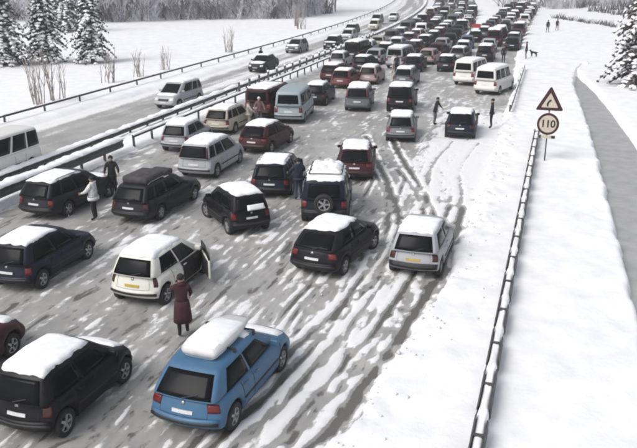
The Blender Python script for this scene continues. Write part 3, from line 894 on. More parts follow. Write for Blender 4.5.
class CarShape:
    """two soft blocks: lower body and cabin; every part is laid on their surfaces"""
    def __init__(s, L, W, zb, zr, yr0, yr1, cowl, yf1, hf, rw=0.31, zs=0.22, taper=0.80, ww=None, fo=0.78, ro=0.72, r1=0.10, r2=0.09, tuck=0.07):
        s.tuck = tuck
        s.L, s.W, s.zb, s.zr, s.hf, s.rw, s.zs, s.taper = L, W, zb, zr, hf, rw, zs, taper
        s.yr0, s.yr1, s.yf0, s.yf1 = yr0 - L / 2, yr1 - L / 2, cowl - L / 2, yf1 - L / 2
        s.yw = (-L / 2 + ro, L / 2 - fo); s.Ra = rw + 0.06
        s.c1 = np.array([0, 0, (zs + zb) / 2]); s.h1 = np.array([W / 2, L / 2, (zb - zs) / 2]); s.r1 = r1
        s.z2 = zb - 0.05
        s.c2 = np.array([0, (s.yr0 + s.yf0) / 2, (s.z2 + zr) / 2]); s.h2 = np.array([W / 2 * (0.975 - tuck * 0.75), (s.yf0 - s.yr0) / 2, (zr - s.z2) / 2]); s.r2 = r2
    def box(s, blk, face, a, b):
        c, h = (s.c1, s.h1) if blk == 1 else (s.c2, s.h2)
        a = np.asarray(a, float); b = np.asarray(b, float)
        o = np.zeros(a.shape + (3,))
        if face in ('rear', 'front'):
            o[..., 0] = a * h[0]; o[..., 1] = h[1] * (-1 if face == 'rear' else 1); o[..., 2] = (2 * b - 1) * h[2]
        elif face in ('left', 'right'):
            o[..., 1] = a * h[1]; o[..., 0] = h[0] * (-1 if face == 'left' else 1); o[..., 2] = (2 * b - 1) * h[2]
        else:
            o[..., 0] = a * h[0]; o[..., 1] = b * h[1]; o[..., 2] = h[2] * (1 if face == 'top' else -1)
        return o
    def pt(s, blk, face, a, b):
        q = s.box(blk, face, a, b)
        c, h, r = (s.c1, s.h1, s.r1) if blk == 1 else (s.c2, s.h2, s.r2)
        inner = np.clip(q, -(h - r), h - r); d = q - inner
        n = np.linalg.norm(d, axis=-1, keepdims=True); n[n == 0] = 1
        q = inner + d / n * r
        return s.def1(q + c) if blk == 1 else s.def2(q + c)
    def def1(s, p):
        x, y, z = p[..., 0].copy(), p[..., 1].copy(), p[..., 2].copy()
        k = y / (s.L / 2); t = (z - s.zs) / (s.zb - s.zs)
        ft = sstep(0.5, 1.0, k); rt = sstep(0.6, 1.0, -k)
        x *= (1 - 0.13 * ft - 0.06 * rt) * (1 - 0.10 * np.minimum(t - 0.5, 0) ** 2 - s.tuck * sstep(0.60, 1.0, t))
        e = np.abs(k) ** 6 * np.sign(k)
        y -= e * (0.19 + 0.10 * (k > 0)) * (2 * x / s.W) ** 2 * (1 if s.tuck > .05 else .5)
        y += rt * (-0.05 * sstep(0.55, 0.35, t) + 0.07 * sstep(0.5, 1.0, t))
        y -= ft * (0.20 * sstep(0.4, 1.0, t))
        zt = s.zb - (s.zb - s.hf) * sstep(s.yf0 - 0.15, s.L / 2, y) ** 1.0
        cr = 0.035 * (1 - (2 * x / s.W) ** 2) * sstep(0.8, 1, t)
        lo = s.zs + 0.10 * np.abs(k) ** 8
        for yw in s.yw:
            u = s.Ra ** 2 - (y - yw) ** 2
            lo = np.where(u > 0, np.maximum(lo, s.rw + np.sqrt(np.maximum(u, 0))), lo)
        z = lo + t * (zt - lo) + cr
        return np.stack([x, y, z], -1)
    def def2(s, p):
        x, y, z = p[..., 0].copy(), p[..., 1].copy(), p[..., 2].copy()
        t = np.clip((z - s.z2) / (s.zr - s.z2), 0, 1); u = (y - s.yr0) / (s.yf0 - s.yr0)
        y = lerp(s.yr0, s.yr1, t ** 1.15) * (1 - u) + lerp(s.yf0, s.yf1, t) * u
        x = x * lerp(1, s.taper, t ** 1.25) * (1 - 0.09 * np.abs(2 * u - 1.0) ** 2.5)
        w = (1 - (2 * x / s.W) ** 2)
        y += (-0.11 * w) * np.clip(1 - 4 * u, 0, 1) + 0.10 * w * np.clip(4 * u - 3, 0, 1)
        z += 0.04 * w * t - 0.05 * t * (2 * u - 1.05) ** 2
        return np.stack([x, y, z], -1)
    def norm(s, blk, face, a, b):
        e = 1e-3
        pa = s.pt(blk, face, a + e, b) - s.pt(blk, face, a - e, b)
        pb = s.pt(blk, face, a, b + e) - s.pt(blk, face, a, b - e)
        n = np.cross(pa, pb); n /= np.maximum(np.linalg.norm(n, axis=-1, keepdims=True), 1e-9)
        out = {'rear': (0, -1, 0), 'front': (0, 1, 0), 'left': (-1, 0, 0), 'right': (1, 0, 0), 'top': (0, 0, 1), 'bottom': (0, 0, -1)}[face]
        sg = np.sign((n * np.array(out)).sum(-1, keepdims=True)); sg[sg == 0] = 1
        return n * sg
    def body(s):
        V, F, MI = [], [], []
        def lines(h, r, step, extra=()):
            l = [-h, -h + r * .4, -h + r, h - r, h - r * .4, h] + list(np.linspace(-h + r, h - r, max(2, int(2 * (h - r) / step) + 1))) + list(extra)
            l = np.array(sorted(l)); return np.concatenate([[l[0]], l[1:][np.diff(l) > 0.004]]) / h
        for blk in (1, 2):
            h, r = (s.h1, s.r1) if blk == 1 else (s.h2, s.r2)
            ex = [w + s.Ra * math.cos(q * math.pi / 10) for w in s.yw for q in range(11)] if blk == 1 else []
            lx = lines(h[0], r, 0.22); ly = lines(h[1], r, 0.13 if blk == 1 else 0.25, ex); lz = lines(h[2], r, 0.12)
            for face in ('rear', 'front', 'left', 'right', 'top') + (('bottom',) if blk == 1 else ()):
                A = lx if face in ('rear', 'front', 'top', 'bottom') else ly
                B = (lz + 1) / 2 if face in ('rear', 'front', 'left', 'right') else ly
                AA, BB = np.meshgrid(A, B)
                P = s.pt(blk, face, AA, BB).reshape(-1, 3)
                n0 = len(V); V.extend(P)
                nx = len(A)
                fl = face in ('front', 'left', 'bottom')
                for j in range(len(B) - 1):
                    for i in range(nx - 1):
                        q = [n0 + j * nx + i, n0 + j * nx + i + 1, n0 + (j + 1) * nx + i + 1, n0 + (j + 1) * nx + i]
                        F.append(q[::-1] if fl else q); MI.append(1 if face == 'bottom' else 0)
        me = mesh_from('body', V, F, [None, M['interior']], MI, True)
        bm = bmesh.new(); bm.from_mesh(me)
        bmesh.ops.remove_doubles(bm, verts=bm.verts[:], dist=0.0015)
        bm.to_mesh(me); bm.free()
        return me
    def patch(s, name, blk, face, a0, a1, b0, b1, n=6, m=4, off=0.006, sunk=0.01, bulge=0.0, thick=None, seed=0, smooth=True):
        A, B = np.meshgrid(np.linspace(a0, a1, n + 1), np.linspace(b0, b1, m + 1))
        P = s.pt(blk, face, A, B); N = s.norm(blk, face, A, B)
        U, Vv = np.meshgrid(np.linspace(-1, 1, n + 1), np.linspace(-1, 1, m + 1))
        o = np.full(A.shape, off) + bulge * (1 - U ** 2) * (1 - Vv ** 2)
        if thick is not None:     # lumpy snow
            nz = fbm(P[..., 0] * 2.6 + seed * 3.1, P[..., 1] * 2.6 + seed * 1.7, 3)
            ed = (1 - np.abs(U) ** 14) * (1 - np.abs(Vv) ** 20)
            o = 0.012 + thick * np.sqrt(np.maximum(ed, 0)) * (0.35 + 1.3 * nz)
            # ragged outline
            jit = (fbm(P[..., 0] * 6 + seed, P[..., 1] * 6 + 3 * seed, 2) - 0.5) * 0.30
            edge = (np.abs(U) > 0.999) | (np.abs(Vv) > 0.999)
            ctr = P.mean((0, 1))
            P = np.where(edge[..., None], P + (ctr - P) * jit[..., None] * np.array([1, .5, 0]), P)
        T = P + N * o[..., None]
        ring = [(0, i) for i in range(n + 1)] + [(j, n) for j in range(1, m + 1)] + [(m, i) for i in range(n - 1, -1, -1)] + [(j, 0) for j in range(m - 1, 0, -1)]
        V = list(T.reshape(-1, 3)); F = []
        flip = face in ('front', 'left', 'bottom')
        for j in range(m):
            for i in range(n):
                q = [j * (n + 1) + i, j * (n + 1) + i + 1, (j + 1) * (n + 1) + i + 1, (j + 1) * (n + 1) + i]
                F.append(q[::-1] if flip else q)
        k0 = len(V)
        for (j, i) in ring: V.append(P[j, i] - N[j, i] * sunk)
        nr = len(ring)
        for k in range(nr):
            j, i = ring[k]; j2, i2 = ring[(k + 1) % nr]
            q = [j * (n + 1) + i, k0 + k, k0 + (k + 1) % nr, j2 * (n + 1) + i2]
            F.append(q[::-1] if flip else q)
        return mesh_from(name, V, F, [], None, smooth)

def wheel_meshes(rw, tw=0.19, spokes=5):
    t = MB(); h = tw / 2
    t.lathe([(rw * .62, -h * .9), (rw * .90, -h), (rw * .985, -h * .8), (rw, -h * .4), (rw, h * .4), (rw * .985, h * .8), (rw * .90, h), (rw * .62, h * .9), (rw * .62, -h * .9)], 22)
    r = MB()
    r.lathe([(rw * .64, -h * .6), (rw * .64, h * .85), (rw * .57, h * .8), (rw * .55, h * .35)], 20)
    for k in range(spokes):
        a = 2 * math.pi * k / spokes
        r.box((h * .66, math.cos(a) * rw * .33, math.sin(a) * rw * .33), (0.03, rw * .62, rw * .15), rot=None) if False else None
        rot = Matrix.Rotation(a, 3, 'X')
        hx, hy, hz = 0.018, rw * .30, rw * .085
        vv = [Vector((h * .62, 0, 0)) + rot @ Vector((x * hx, rw * .31 + y * hy, z * hz * (1.2 if y < 0 else 1))) for x in (-1, 1) for y in (-1, 1) for z in (-1, 1)]
        r.add(vv, [(0, 1, 3, 2), (4, 6, 7, 5), (0, 4, 5, 1), (2, 3, 7, 6), (0, 2, 6, 4), (1, 5, 7, 3)])
    r.lathe([(0.001, h * .78), (rw * .13, h * .76), (rw * .16, h * .5)], 12)
    back = MB(); back.lathe([(0.001, h * .2), (rw * .60, h * .2)], 16)
    return t.me('tyre', [M['tyre']], True), r.me('rim', [M['rim']], False), back.me('brake_disc', [M['plastic']])

class Model:
    pass
MODELS = {}
def build_model(kind, shape, wins, tail='mid', rear_win=(-.86, .86, .12, .87), plate_b=(.50, .62), bumper='body', rails=False):
    m = Model(); s = m.s = shape; m.kind = kind
    m.body = s.body()
    m.rear = s.patch('rear_window', 2, 'rear', rear_win[0], rear_win[1], rear_win[2], rear_win[3], 8, 6)
    m.front = s.patch('windscreen', 2, 'front', -.86, .86, .10, .88, 8, 6)
    m.sides = [s.patch('side_window', 2, f, a0, a1, .12, .87, 6, 4) for f in ('left', 'right') for a0, a1 in wins]
    m.pillars = []
    if tail == 'mid':
        m.tails = [s.patch('tail_light', 1, 'rear', a0, a1, .60, .88, 5, 3, off=0.012) for a0, a1 in ((-.985, -.66), (.66, .985))]
    elif tail == 'wrap':
        m.tails = [s.patch('tail_light', 1, 'rear', a0, a1, .50, .86, 5, 3, off=0.012) for a0, a1 in ((-.99, -.74), (.74, .99))]
    elif tail == 'tall':
        m.tails = [s.patch('tail_light', 1, 'rear', a0, a1, .56, .97, 4, 4, off=0.012) for a0, a1 in ((-.985, -.80), (.80, .985))]
    else:
        m.tails = [s.patch('tail_light', 2, 'rear', a0, a1, .08, .80, 2, 5, off=0.012) for a0, a1 in ((-.97, -.855), (.855, .97))]
    m.plate = s.patch('number_plate', 1, 'rear', -.28, .28, plate_b[0], plate_b[1], 3, 1, off=0.02, smooth=False)
    m.bump = s.patch('rear_bumper', 1, 'rear', -.97, .97, .10, .40, 10, 3, off=0.025, bulge=0.02)
    m.bump_strip = s.patch('bumper_strip', 1, 'rear', -.93, .93, .20, .30, 10, 1, off=0.055)
    m.heads = [s.patch('headlight', 1, 'front', a0, a1, .62, .90, 4, 3, off=0.012) for a0, a1 in ((-.95, -.58), (.58, .95))]
    m.grille = s.patch('grille', 1, 'front', -.5, .5, .55, .80, 6, 2, off=0.01)
    m.fplate = s.patch('number_plate', 1, 'front', -.28, .28, .36, .47, 3, 1, off=0.02, smooth=False)
    m.fbump = s.patch('front_bumper', 1, 'front', -.96, .96, .08, .34, 8, 2, off=0.02, bulge=.02)
    # door gaps and handles
    ymid = lambda y: y / (s.L / 2)
    dl = []
    b_p = s.yr0 + (s.yf0 - s.yr0) * 0.5
    for y in (b_p, s.yf0 - 0.12, max(b_p - 0.95, s.yw[0] + s.Ra + 0.02)):
        dl.append(y)
    m.seams = [s.patch('door_gap', 1, f, ymid(y) - .003, ymid(y) + .003, .12, .97, 1, 6, off=0.003) for f in ('left', 'right') for y in dl]
    m.strips = [s.patch('side_strip', 1, f, ymid(s.yw[0] + s.Ra + .05), ymid(s.yw[1] - s.Ra - .05), .40, .47, 8, 1, off=0.012) for f in ('left', 'right')]
    m.handles = [s.patch('door_handle', 1, f, ymid(y + .10), ymid(y + .26), .80, .84, 2, 1, off=0.03) for f in ('left', 'right') for y in dl[::2]]
    m.tailgate = [s.patch('tailgate_gap', 1, 'rear', a, a + .008, .42, .98, 1, 4, off=0.003) for a in (-.66, .652)] + [s.patch('tailgate_gap', 1, 'rear', -.66, .66, .415, .425, 8, 1, off=0.003)]
    mb = MB(); p = s.pt(2, 'rear', np.array([0.0]), np.array([.16]))[0]; q = s.pt(2, 'rear', np.array([.45]), np.array([.30]))[0]
    mb.tube([Vector(p) + Vector((0, -.03, 0)), Vector(q) + Vector((0, -.03, 0.0))], 0.011, 5); m.wiper = mb.me('rear_wiper', [M['plastic']])
    m.badge = s.patch('badge', 1, 'rear', -.05, .05, .80, .90, 2, 2, off=0.015)
    m.snow = [s.patch('roof_snow', 2, 'top', -.96, .96, -.985, .93 - .30 * (k == 1), 14, 20, thick=(.042, .032, .058)[k], seed=k) for k in range(3)]
    m.snow_rear = s.patch('window_snow', 2, 'rear', -.25, .78, .10, .42, 12, 8, thick=0.05, seed=5)
    hb = (s.yf0 + 0.10) / s.h1[1]
    m.hood = [s.patch('bonnet_snow', 1, 'top', -.86, .86, hb, .90 - .1 * k, 10, 8, thick=0.045, seed=7 + k) for k in range(2)]
    m.mir = []
    for sd in (-1, 1):
        mb = MB(); f = 'left' if sd < 0 else 'right'
        p = s.pt(2, f, np.array([.80]), np.array([.16]))[0]
        mb.box((p[0] + sd * .11, p[1], p[2] + .05), (.20, .09, .14), bev=.03)
        m.mir.append(mb.me('mirror', [None], True))
    m.tyre, m.rim, m.disc = wheel_meshes(s.rw, 0.19 if s.rw < .34 else .23)
    m.rails = []
    if rails:
        for sd in (-1, 1):
            mb = MB()
            pts = [s.pt(2, 'top', np.array([sd * .86]), np.array([b]))[0] + np.array([0, 0, .05 if abs(b) < .7 else 0.0]) for b in (-.8, -.65, 0, .55, .7)]
            mb.tube(pts, 0.018, 6); m.rails.append(mb.me('roof_rail', [M['chrome']], True))
    MODELS[kind] = m
W4 = ((-.78, -.07), (-.01, .76))
W6 = ((-.93, -.62), (-.56, -.06), (.0, .72))
build_model('hatchback', CarShape(3.95, 1.70, .93, 1.48, .06, .42, 2.95, 2.10, .74, fo=.80, ro=.62, r1=.14, r2=.11), W4, 'wrap')
build_model('city', CarShape(3.40, 1.66, .95, 1.50, .05, .34, 2.62, 1.85, .76, fo=.62, ro=.52), W4, 'wrap')
build_model('compact', CarShape(4.22, 1.77, .95, 1.47, .08, .62, 3.20, 2.25, .74, fo=.86, ro=.72, r1=.15, r2=.12), ((-.72, -.07), (-.01, .76)), 'mid')
build_model('estate', CarShape(4.60, 1.76, .95, 1.48, .06, .50, 3.35, 2.50, .76, fo=.9, ro=.98, r1=.13), W6, 'wrap', rails=True)
build_model('minivan', CarShape(4.35, 1.80, 1.02, 1.66, .03, .30, 3.52, 2.55, .82, rw=.32, fo=.82, ro=.74, taper=.84, tuck=.05, r1=.13, r2=.12), W6, 'high')
build_model('four_by_four', CarShape(4.45, 1.84, 1.12, 1.82, .03, .16, 3.10, 2.50, 1.0, rw=.37, zs=.34, fo=.85, ro=.88, taper=.86, tuck=.03), W6, 'wrap', rear_win=(-.78, .78, .16, .84))
build_model('van', CarShape(4.90, 1.92, 1.16, 2.05, .02, .10, 4.10, 3.35, .95, rw=.33, zs=.26, fo=.86, ro=.9, taper=.88, tuck=.025, r2=.14), ((-.95, -.50), (-.44, .08), (.16, .76)), 'wrap', rear_win=(-.80, .80, .22, .80))
build_model('round_hatch', CarShape(3.75, 1.70, .98, 1.52, .07, .40, 2.90, 1.95, .80, fo=.70, ro=.55, r1=.17, r2=.13, tuck=.09), ((-.74, -.07), (-.01, .78)), 'tall')
build_model('coupe', CarShape(4.15, 1.76, .96, 1.44, .10, .80, 3.10, 2.20, .74, fo=.84, ro=.74, r1=.16, r2=.12, tuck=.08), ((-.62, -.07), (-.01, .76)), 'mid')
build_model('saloon', CarShape(4.50, 1.74, .96, 1.43, .50, 1.15, 3.35, 2.45, .74, fo=.85, ro=.95), W4, 'mid')

def add_wheel(root, m, x, y, z, flip, steer=0.0, tilt=None):
    w = empty('wheel'); w.parent = root; w.location = (x, y, z)
    w.rotation_euler = (0, 0, (math.pi if flip else 0) + steer)
    mobj('tyre', m.tyre, w); mobj('rim', m.rim, w); mobj('brake_disc', m.disc, w)
    return w

CARN = {'round_hatch': ('hatchback', 'car'), 'coupe': ('hatchback', 'car'), 'city': ('hatchback', 'car'), 'hatchback': ('hatchback', 'car'), 'compact': ('hatchback', 'car'), 'estate': ('estate_car', 'car'), 'minivan': ('minivan', 'minivan'), 'four_by_four': ('four_by_four', 'car'), 'van': ('van', 'van'), 'saloon': ('saloon_car', 'car')}
def car(kind, rear, heading, colour, label, group=None, lod=0, snow=0, hood=None, plate='plate_white', tail='red_lens', seed=0, snow_rear=False, bumper=None, no_side=(), roof=True, steer=0, back_to=False):
    """rear = ground point below the middle of the rear bumper; heading in degrees, clockwise from the road direction"""
    m = MODELS[kind]; s = m.s
    h = R(heading); d = Vector((math.sin(h), math.cos(h), 0))
    c = Vector((rear[0], rear[1], 0)) + d * (s.L / 2)
    root = empty(CARN[kind][0], (c.x, c.y, 0.015), -h)
    tag(root, label, CARN[kind][1], group)
    P = PAINT[colour]
    rng = random.Random(seed * 7 + int(rear[1] * 10))
    mobj('body', m.body, root, P)
    mobj('rear_window', m.rear, root, M['glass'])
    for k, w in enumerate(m.sides):
        if k not in no_side: mobj('side_window', w, root, M['glass'])
    for t in m.tails: mobj('tail_light', t, root, M[tail])
    if roof:
        mobj('roof_snow', m.snow[(seed + snow) % 3], root, M['snow_cap'])
    if snow_rear: mobj('window_snow', m.snow_rear, root, M['snow_cap'])
    front = back_to or lod < 2
    if front: mobj('windscreen', m.front, root, M['glass'])
    if hood is not None: mobj('bonnet_snow', m.hood[hood % 2], root, M['snow_cap'])
    mobj('number_plate', m.plate, root, M[plate])
    if lod < 2:
        bp = P if bumper is None else M[bumper]
        mobj('rear_bumper', m.bump, root, bp)
        for k, y in enumerate(s.yw):
            for sd in (-1, 1):
                add_wheel(root, m, sd * (s.W / 2 - 0.115 - (0.03 if k else 0.01)), y, s.rw, sd < 0, steer if k else 0)
        for q in m.mir: mobj('mirror', q, root, P)
    if back_to:
        for t in m.heads: mobj('headlight', t, root, M['clear_lens'])
        mobj('grille', m.grille, root, M['plastic']); mobj('number_plate', m.fplate, root, M['plate_white'])
    if lod < 1:
        mobj('front_bumper', m.fbump, root, bp)
        for t in m.heads:
            if not back_to: mobj('headlight', t, root, M['clear_lens'])
        mobj('bumper_strip', m.bump_strip, root, M['plastic'])
        for t in m.seams: mobj('door_gap', t, root, M['interior'])
        for t in m.strips: mobj('side_strip', t, root, M['plastic'])
        for t in m.handles: mobj('door_handle', t, root, P)
        for t in m.tailgate: mobj('tailgate_gap', t, root, M['interior'])
        mobj('rear_wiper', m.wiper, root); mobj('badge', m.badge, root, M['chrome'])
        for t in m.rails: mobj('roof_rail', t, root)
    return root

# --- vehicles near the camera, from bottom to top of the photograph
blue = car('compact', (-6.52, 12.1), 3.5, 'blue', 'blue hatchback carrying a snowy white roof box, nearest to the camera', roof=False, plate='plate_white', hood=1, seed=1)
sb = MODELS['compact'].s
bx = MB()
# roof box: long rounded shell, snow on the lid
prof = [(-1.0, .15, .36), (-0.96, .23, .42), (-.7, .275, .45), (-.1, .27, .45), (.45, .21, .40), (.85, .12, .30), (1.02, .05, .16)]
n = 14; v = []; f = []
for (y, hh, wd) in prof:
    for k in range(n):
        a = 2 * math.pi * k / n
        ca, sa = math.cos(a), math.sin(a)
        v.append((wd * math.copysign(abs(ca) ** .55, ca), y - .34, 1.53 + .9 * hh * (0.5 + 0.5 * math.copysign(abs(sa) ** .6, sa))))
for i in range(len(prof) - 1):
    for k in range(n):
        f.append((i * n + k, i * n + (k + 1) % n, (i + 1) * n + (k + 1) % n, (i + 1) * n + k))
f.append(tuple(range(n))[::-1]); f.append(tuple(range((len(prof) - 1) * n, len(prof) * n)))
M['box_shell'] = simple('roof_box_shell', (0.62, 0.61, 0.60), 0.4, 0.1, 4)
rb = mobj('roof_box', mesh_from('roof_box', v, f, [M['box_shell']], smooth=True), blue)
tag(rb, 'long white roof box with rounded nose and snow on the lid')
v2 = [(x * .95, y * .97, z + (0.014 + 0.008 * mnoise.noise((x * 3, y * 3, 1)) if z > 1.64 else -0.05)) for x, y, z in v]
mobj('lid_snow', mesh_from('lid_snow', v2, f, [M['snow_cap']], smooth=True), rb)
for yb in (-.80, .15):
    mb = MB(); mb.box((0, yb, 1.555), (1.18, .05, .035), bev=.01)
    for sd in (-1, 1): mb.box((sd * .585, yb, 1.50), (.05, .08, .12), bev=.012)
    mb.obj('roof_bar', blue, [M['plastic']])
mobj('roof_snow_edge', sb.patch('roof_snow_edge', 2, 'top', -.80, .80, .62, .95, 10, 5, thick=.05, seed=3), blue, M['snow_cap'])

car('city', (-9.70, 11.05), 2.0, 'black', 'black hatchback with thick snow on its roof at the bottom left corner', seed=2, hood=0, tail='dark_lens', plate='plate_white')
car('compact', (-13.0, 10.75), 0.0, 'maroon', 'dark red car cut off by the left edge, only its front corner showing', seed=3, hood=0, lod=1)
car('hatchback', (-14.85, 17.35), -1.0, 'navy', 'dark navy hatchback with snowy roof at the left edge, beyond the black one', seed=4, tail='red_lens')
yar = car('round_hatch', (-10.75, 17.5), 2.0, 'cream', 'cream white hatchback with its right front door open', seed=5, plate='plate_yellow', tail='dark_lens', no_side=(3,))
ys_ = MODELS['round_hatch'].s
# the open door
A = ys_.pt(1, 'right', np.array([(ys_.yf0 - 0.12) / (ys_.L / 2)]), np.array([.5]))[0]
hinge = empty('door'); hinge.parent = yar; hinge.location = (A[0] - .02, A[1], 0); hinge.rotation_euler = (0, 0, R(38))
tag(hinge, 'open right front door')
mb = MB(); mb.box((0.01, -.50, .60), (.07, 1.02, .60), bev=.03); mobj('door_panel', mb.me('door_panel', [None], True), hinge, PAINT['cream'])
mb = MB(); mb.tube([(0.01, -.98, .9), (-.10, -.92, 1.38), (-.12, -.62, 1.42), (.0, .0, .92)], .028, 6); mobj('window_frame', mb.me('window_frame', [M['plastic']], True), hinge)
v = [(0.0, -.96, .9), (-.10, -.90, 1.36), (-.12, -.62, 1.40), (-.01, -.04, .92)]
mobj('window_pane', mesh_from('window_pane', v + [(x + .006, y, z) for x, y, z in v], [(0, 1, 2, 3), (7, 6, 5, 4)], [M['glass']]), hinge)
mb = MB(); mb.box((-.035, -.50, .60), (.03, .90, .50), bev=.012); mobj('door_lining', mb.me('door_lining', [M['interior']]), hinge)
bpn = (ys_.yr0 + (ys_.yf0 - ys_.yr0) * .5) / (ys_.L / 2)
mobj('doorway', ys_.patch('doorway', 1, 'right', bpn + .01, (ys_.yf0 - .13) / (ys_.L / 2), .14, .97, 6, 4, off=.008), yar, M['interior'])
mobj('doorway', ys_.patch('doorway', 2, 'right', .0, .72, .04, .86, 6, 4, off=.009), yar, M['interior'])

car('coupe', (-6.5, 21.0), 9.0, 'black', 'black hatchback with snowy roof turned towards the silver hatchback', seed=6, snow_rear=False, tail='red_lens', steer=R(-6))
car('hatchback', (-3.47, 21.85), 1.0, 'silver', 'old silver hatchback standing in the ruts against the right snow bank', seed=7, plate='plate_yellow', tail='dark_lens', bumper='plastic', hood=0)
car('city', (-9.75, 24.3), -45.0, 'black', 'small dark hatchback angled to the left with snow on its rear window', seed=8, snow_rear=True, tail='red_lens', steer=R(14))
jeep = car('four_by_four', (-7.49, 25.81), -12, 'navy', 'dark four by four with spare wheel on its back and snow heaped on the roof', seed=9, bumper='plastic', hood=1)
sj = MODELS['four_by_four'].s
w = add_wheel(jeep, MODELS['four_by_four'], 0, -sj.L / 2 - .13, .98, False); w.name = 'spare_wheel'; w.rotation_euler = (0, 0, R(-90))
mb = MB()
for sd in (-1, 1): mb.tube([(sd * .62, -1.6, 1.93), (sd * .62, .2, 1.93)], .02, 5)
for yb in (-1.6, -1.0, -.4, .2): mb.tube([(-.62, yb, 1.93), (.62, yb, 1.93)], .02, 5)
mb.obj('roof_rack', jeep, [M['plastic']])
lum = MB()
rg = random.Random(4)
v = []; f = []; nu, nv = 12, 16
for j in range(nv + 1):
    for i in range(nu + 1):
        u, w_ = -1 + 2 * i / nu, -1 + 2 * j / nv
        e = max(0, (1 - abs(u) ** 4) * (1 - abs(w_) ** 5))
        v.append((u * .62, -.65 + w_ * .92, 1.86 + e ** .5 * (.20 + .22 * mnoise.noise((u * 2.2, w_ * 2.6, 4)))))
for j in range(nv):
    for i in range(nu):
        a = j * (nu + 1) + i; f.append((a, a + 1, a + nu + 2, a + nu + 1))
mobj('rack_snow', mesh_from('rack_snow', v, f, [M['snow_cap']], smooth=True), jeep)

car('estate', (-10.68, 28.60), -9, 'navy', 'dark blue estate car with snowy roof beside the person in a dark jacket', seed=10)
car('compact', (-7.94, 32.22), -11, 'maroon', 'dark red hatchback seen squarely from behind, just beyond the four by four', seed=11, tail='red_lens')
car('hatchback', (-7.46, 40.73), -8, 'grey', 'grey hatchback in the middle of the shoulder lane ahead of the dark red one', seed=12, lod=0)
car('four_by_four', (-9.19, 49.43), -5, 'black', 'black four by four partly hidden behind the grey hatchback', seed=13, lod=1)
car('minivan', (-11.99, 49.14), -8, 'steel_grey', 'square grey minivan in the middle lane left of the black four by four', seed=14, lod=1)
car('minivan', (-15.05, 30.55), 0.0, 'silver', 'silver minivan with snowy roof standing alone in the left lanes', seed=15, tail='dark_lens')
car('estate', (-18.34, 23.42), 4.0, 'charcoal', 'dark grey estate car with snowy roof against the central barrier', seed=16, hood=0)
e17 = car('estate', (-14.63, 24.00), 3.0, 'charcoal', 'dark grey estate car with luggage on its roof, behind the silver minivan', seed=17, roof=False, tail='dark_lens')
mb = MB()
M['bag_dark'] = simple('luggage_cloth', (0.05, 0.045, 0.05), .8, .4, 5)
mb.box((0, -1.0, 1.60), (1.1, 1.5, .30), bev=.12); mb.box((.2, -.2, 1.60), (.8, .7, .24), bev=.10); mb.obj('roof_luggage', e17, [M['bag_dark']], True)
mobj('roof_snow', MODELS['estate'].s.patch('roof_snow', 2, 'top', -.9, .9, .25, .95, 10, 8, thick=.09, seed=4), e17, M['snow_cap'])
car('compact', (-14.32, 35.84), 4.0, 'maroon', 'maroon hatchback with bright snowy roof in front of the large maroon van', seed=18)
car('van', (-17.36, 44.60), 3.0, 'maroon', 'large maroon van with snow on top near the central barrier', seed=19, lod=0)
car('van', (-15.03, 43.86), -8, 'light_blue_grey', 'pale blue grey van right of the maroon van', seed=20, lod=0, roof=False)
car('hatchback', (-18.34, 35.05), -3.0, 'silver', 'silver hatchback close to the central barrier behind the silver minivan', seed=21, tail='red_lens', hood=1)
car('estate', (-18.06, 39.75), 1.0, 'beige', 'beige estate car with people standing at its right side', seed=22, roof=True, tail='red_lens')
car('hatchback', (-15.43, 50.51), -3, 'charcoal', 'charcoal hatchback just ahead of the pale blue grey van', seed=23, lod=1)
car('compact', (-4.42, 42.39), -3, 'navy', 'dark navy hatchback parked on the snowy shoulder beside two people', seed=24, lod=0, roof=True, hood=0, tail='dark_lens')
car('van', (-6.58, 63.10), 13.0, 'white', 'white minibus, the left one of two on the right shoulder', seed=25, lod=1)
car('van', (-4.46, 58.70), 14.0, 'white', 'white minibus, the nearer right one of two on the right shoulder', seed=26, lod=1)
car('estate', (-17.48, 61.50), 2.0, 'maroon', 'wine red estate car by the barrier ahead of the charcoal hatchback', seed=27, lod=1)
car('compact', (-15.70, 58.50), 0.0, 'red', 'dull red hatchback right behind the wine red estate', seed=28, lod=1)
car('hatchback', (-14.14, 61.30), 0.0, 'dusty_pink', 'dusty pinkish hatchback with snowy roof in the middle lane', seed=29, lod=1)
car('compact', (-11.14, 60.90), 0.0, 'steel_grey', 'steel grey hatchback ahead of the black four by four', seed=30, lod=1)
car('hatchback', (-9.06, 71.10), 0.0, 'charcoal', 'small dark hatchback left of the white minibuses', seed=31, lod=1)
car('minivan', (-6.31, 80.10), 0.0, 'charcoal', 'dark minivan with snowy roof directly beyond the two white minibuses', seed=32, lod=1)

# --- the oncoming carriageway
car('van', (-23.95, 30.6), 180.0, 'white', 'white van with dark side windows in the oncoming lanes at the left edge', 'vehicles in the oncoming lanes', seed=40, lod=0, back_to=True, roof=False)
car('minivan', (-24.6, 50.6), 183.0, 'silver', 'pale silver minivan in the oncoming lanes above the beige estate car', 'vehicles in the oncoming lanes', seed=41, lod=0, back_to=True, hood=0)
car('saloon', (-25.6, 70.0), 180.0, 'charcoal', 'dark snowy car in the oncoming lanes, first beyond the silver minivan', 'vehicles in the oncoming lanes', seed=42, lod=1, back_to=True, hood=0)
car('compact', (-27.6, 86.0), 180.0, 'grey', 'grey snowy car in the oncoming lanes, second beyond the silver minivan', 'vehicles in the oncoming lanes', seed=43, lod=1, back_to=True, hood=0)
car('hatchback', (-24.6, 90.5), 180.0, 'charcoal', 'dark car with snowy bonnet in the oncoming lanes, third beyond the silver minivan', 'vehicles in the oncoming lanes', seed=44, lod=1, back_to=True, hood=1)
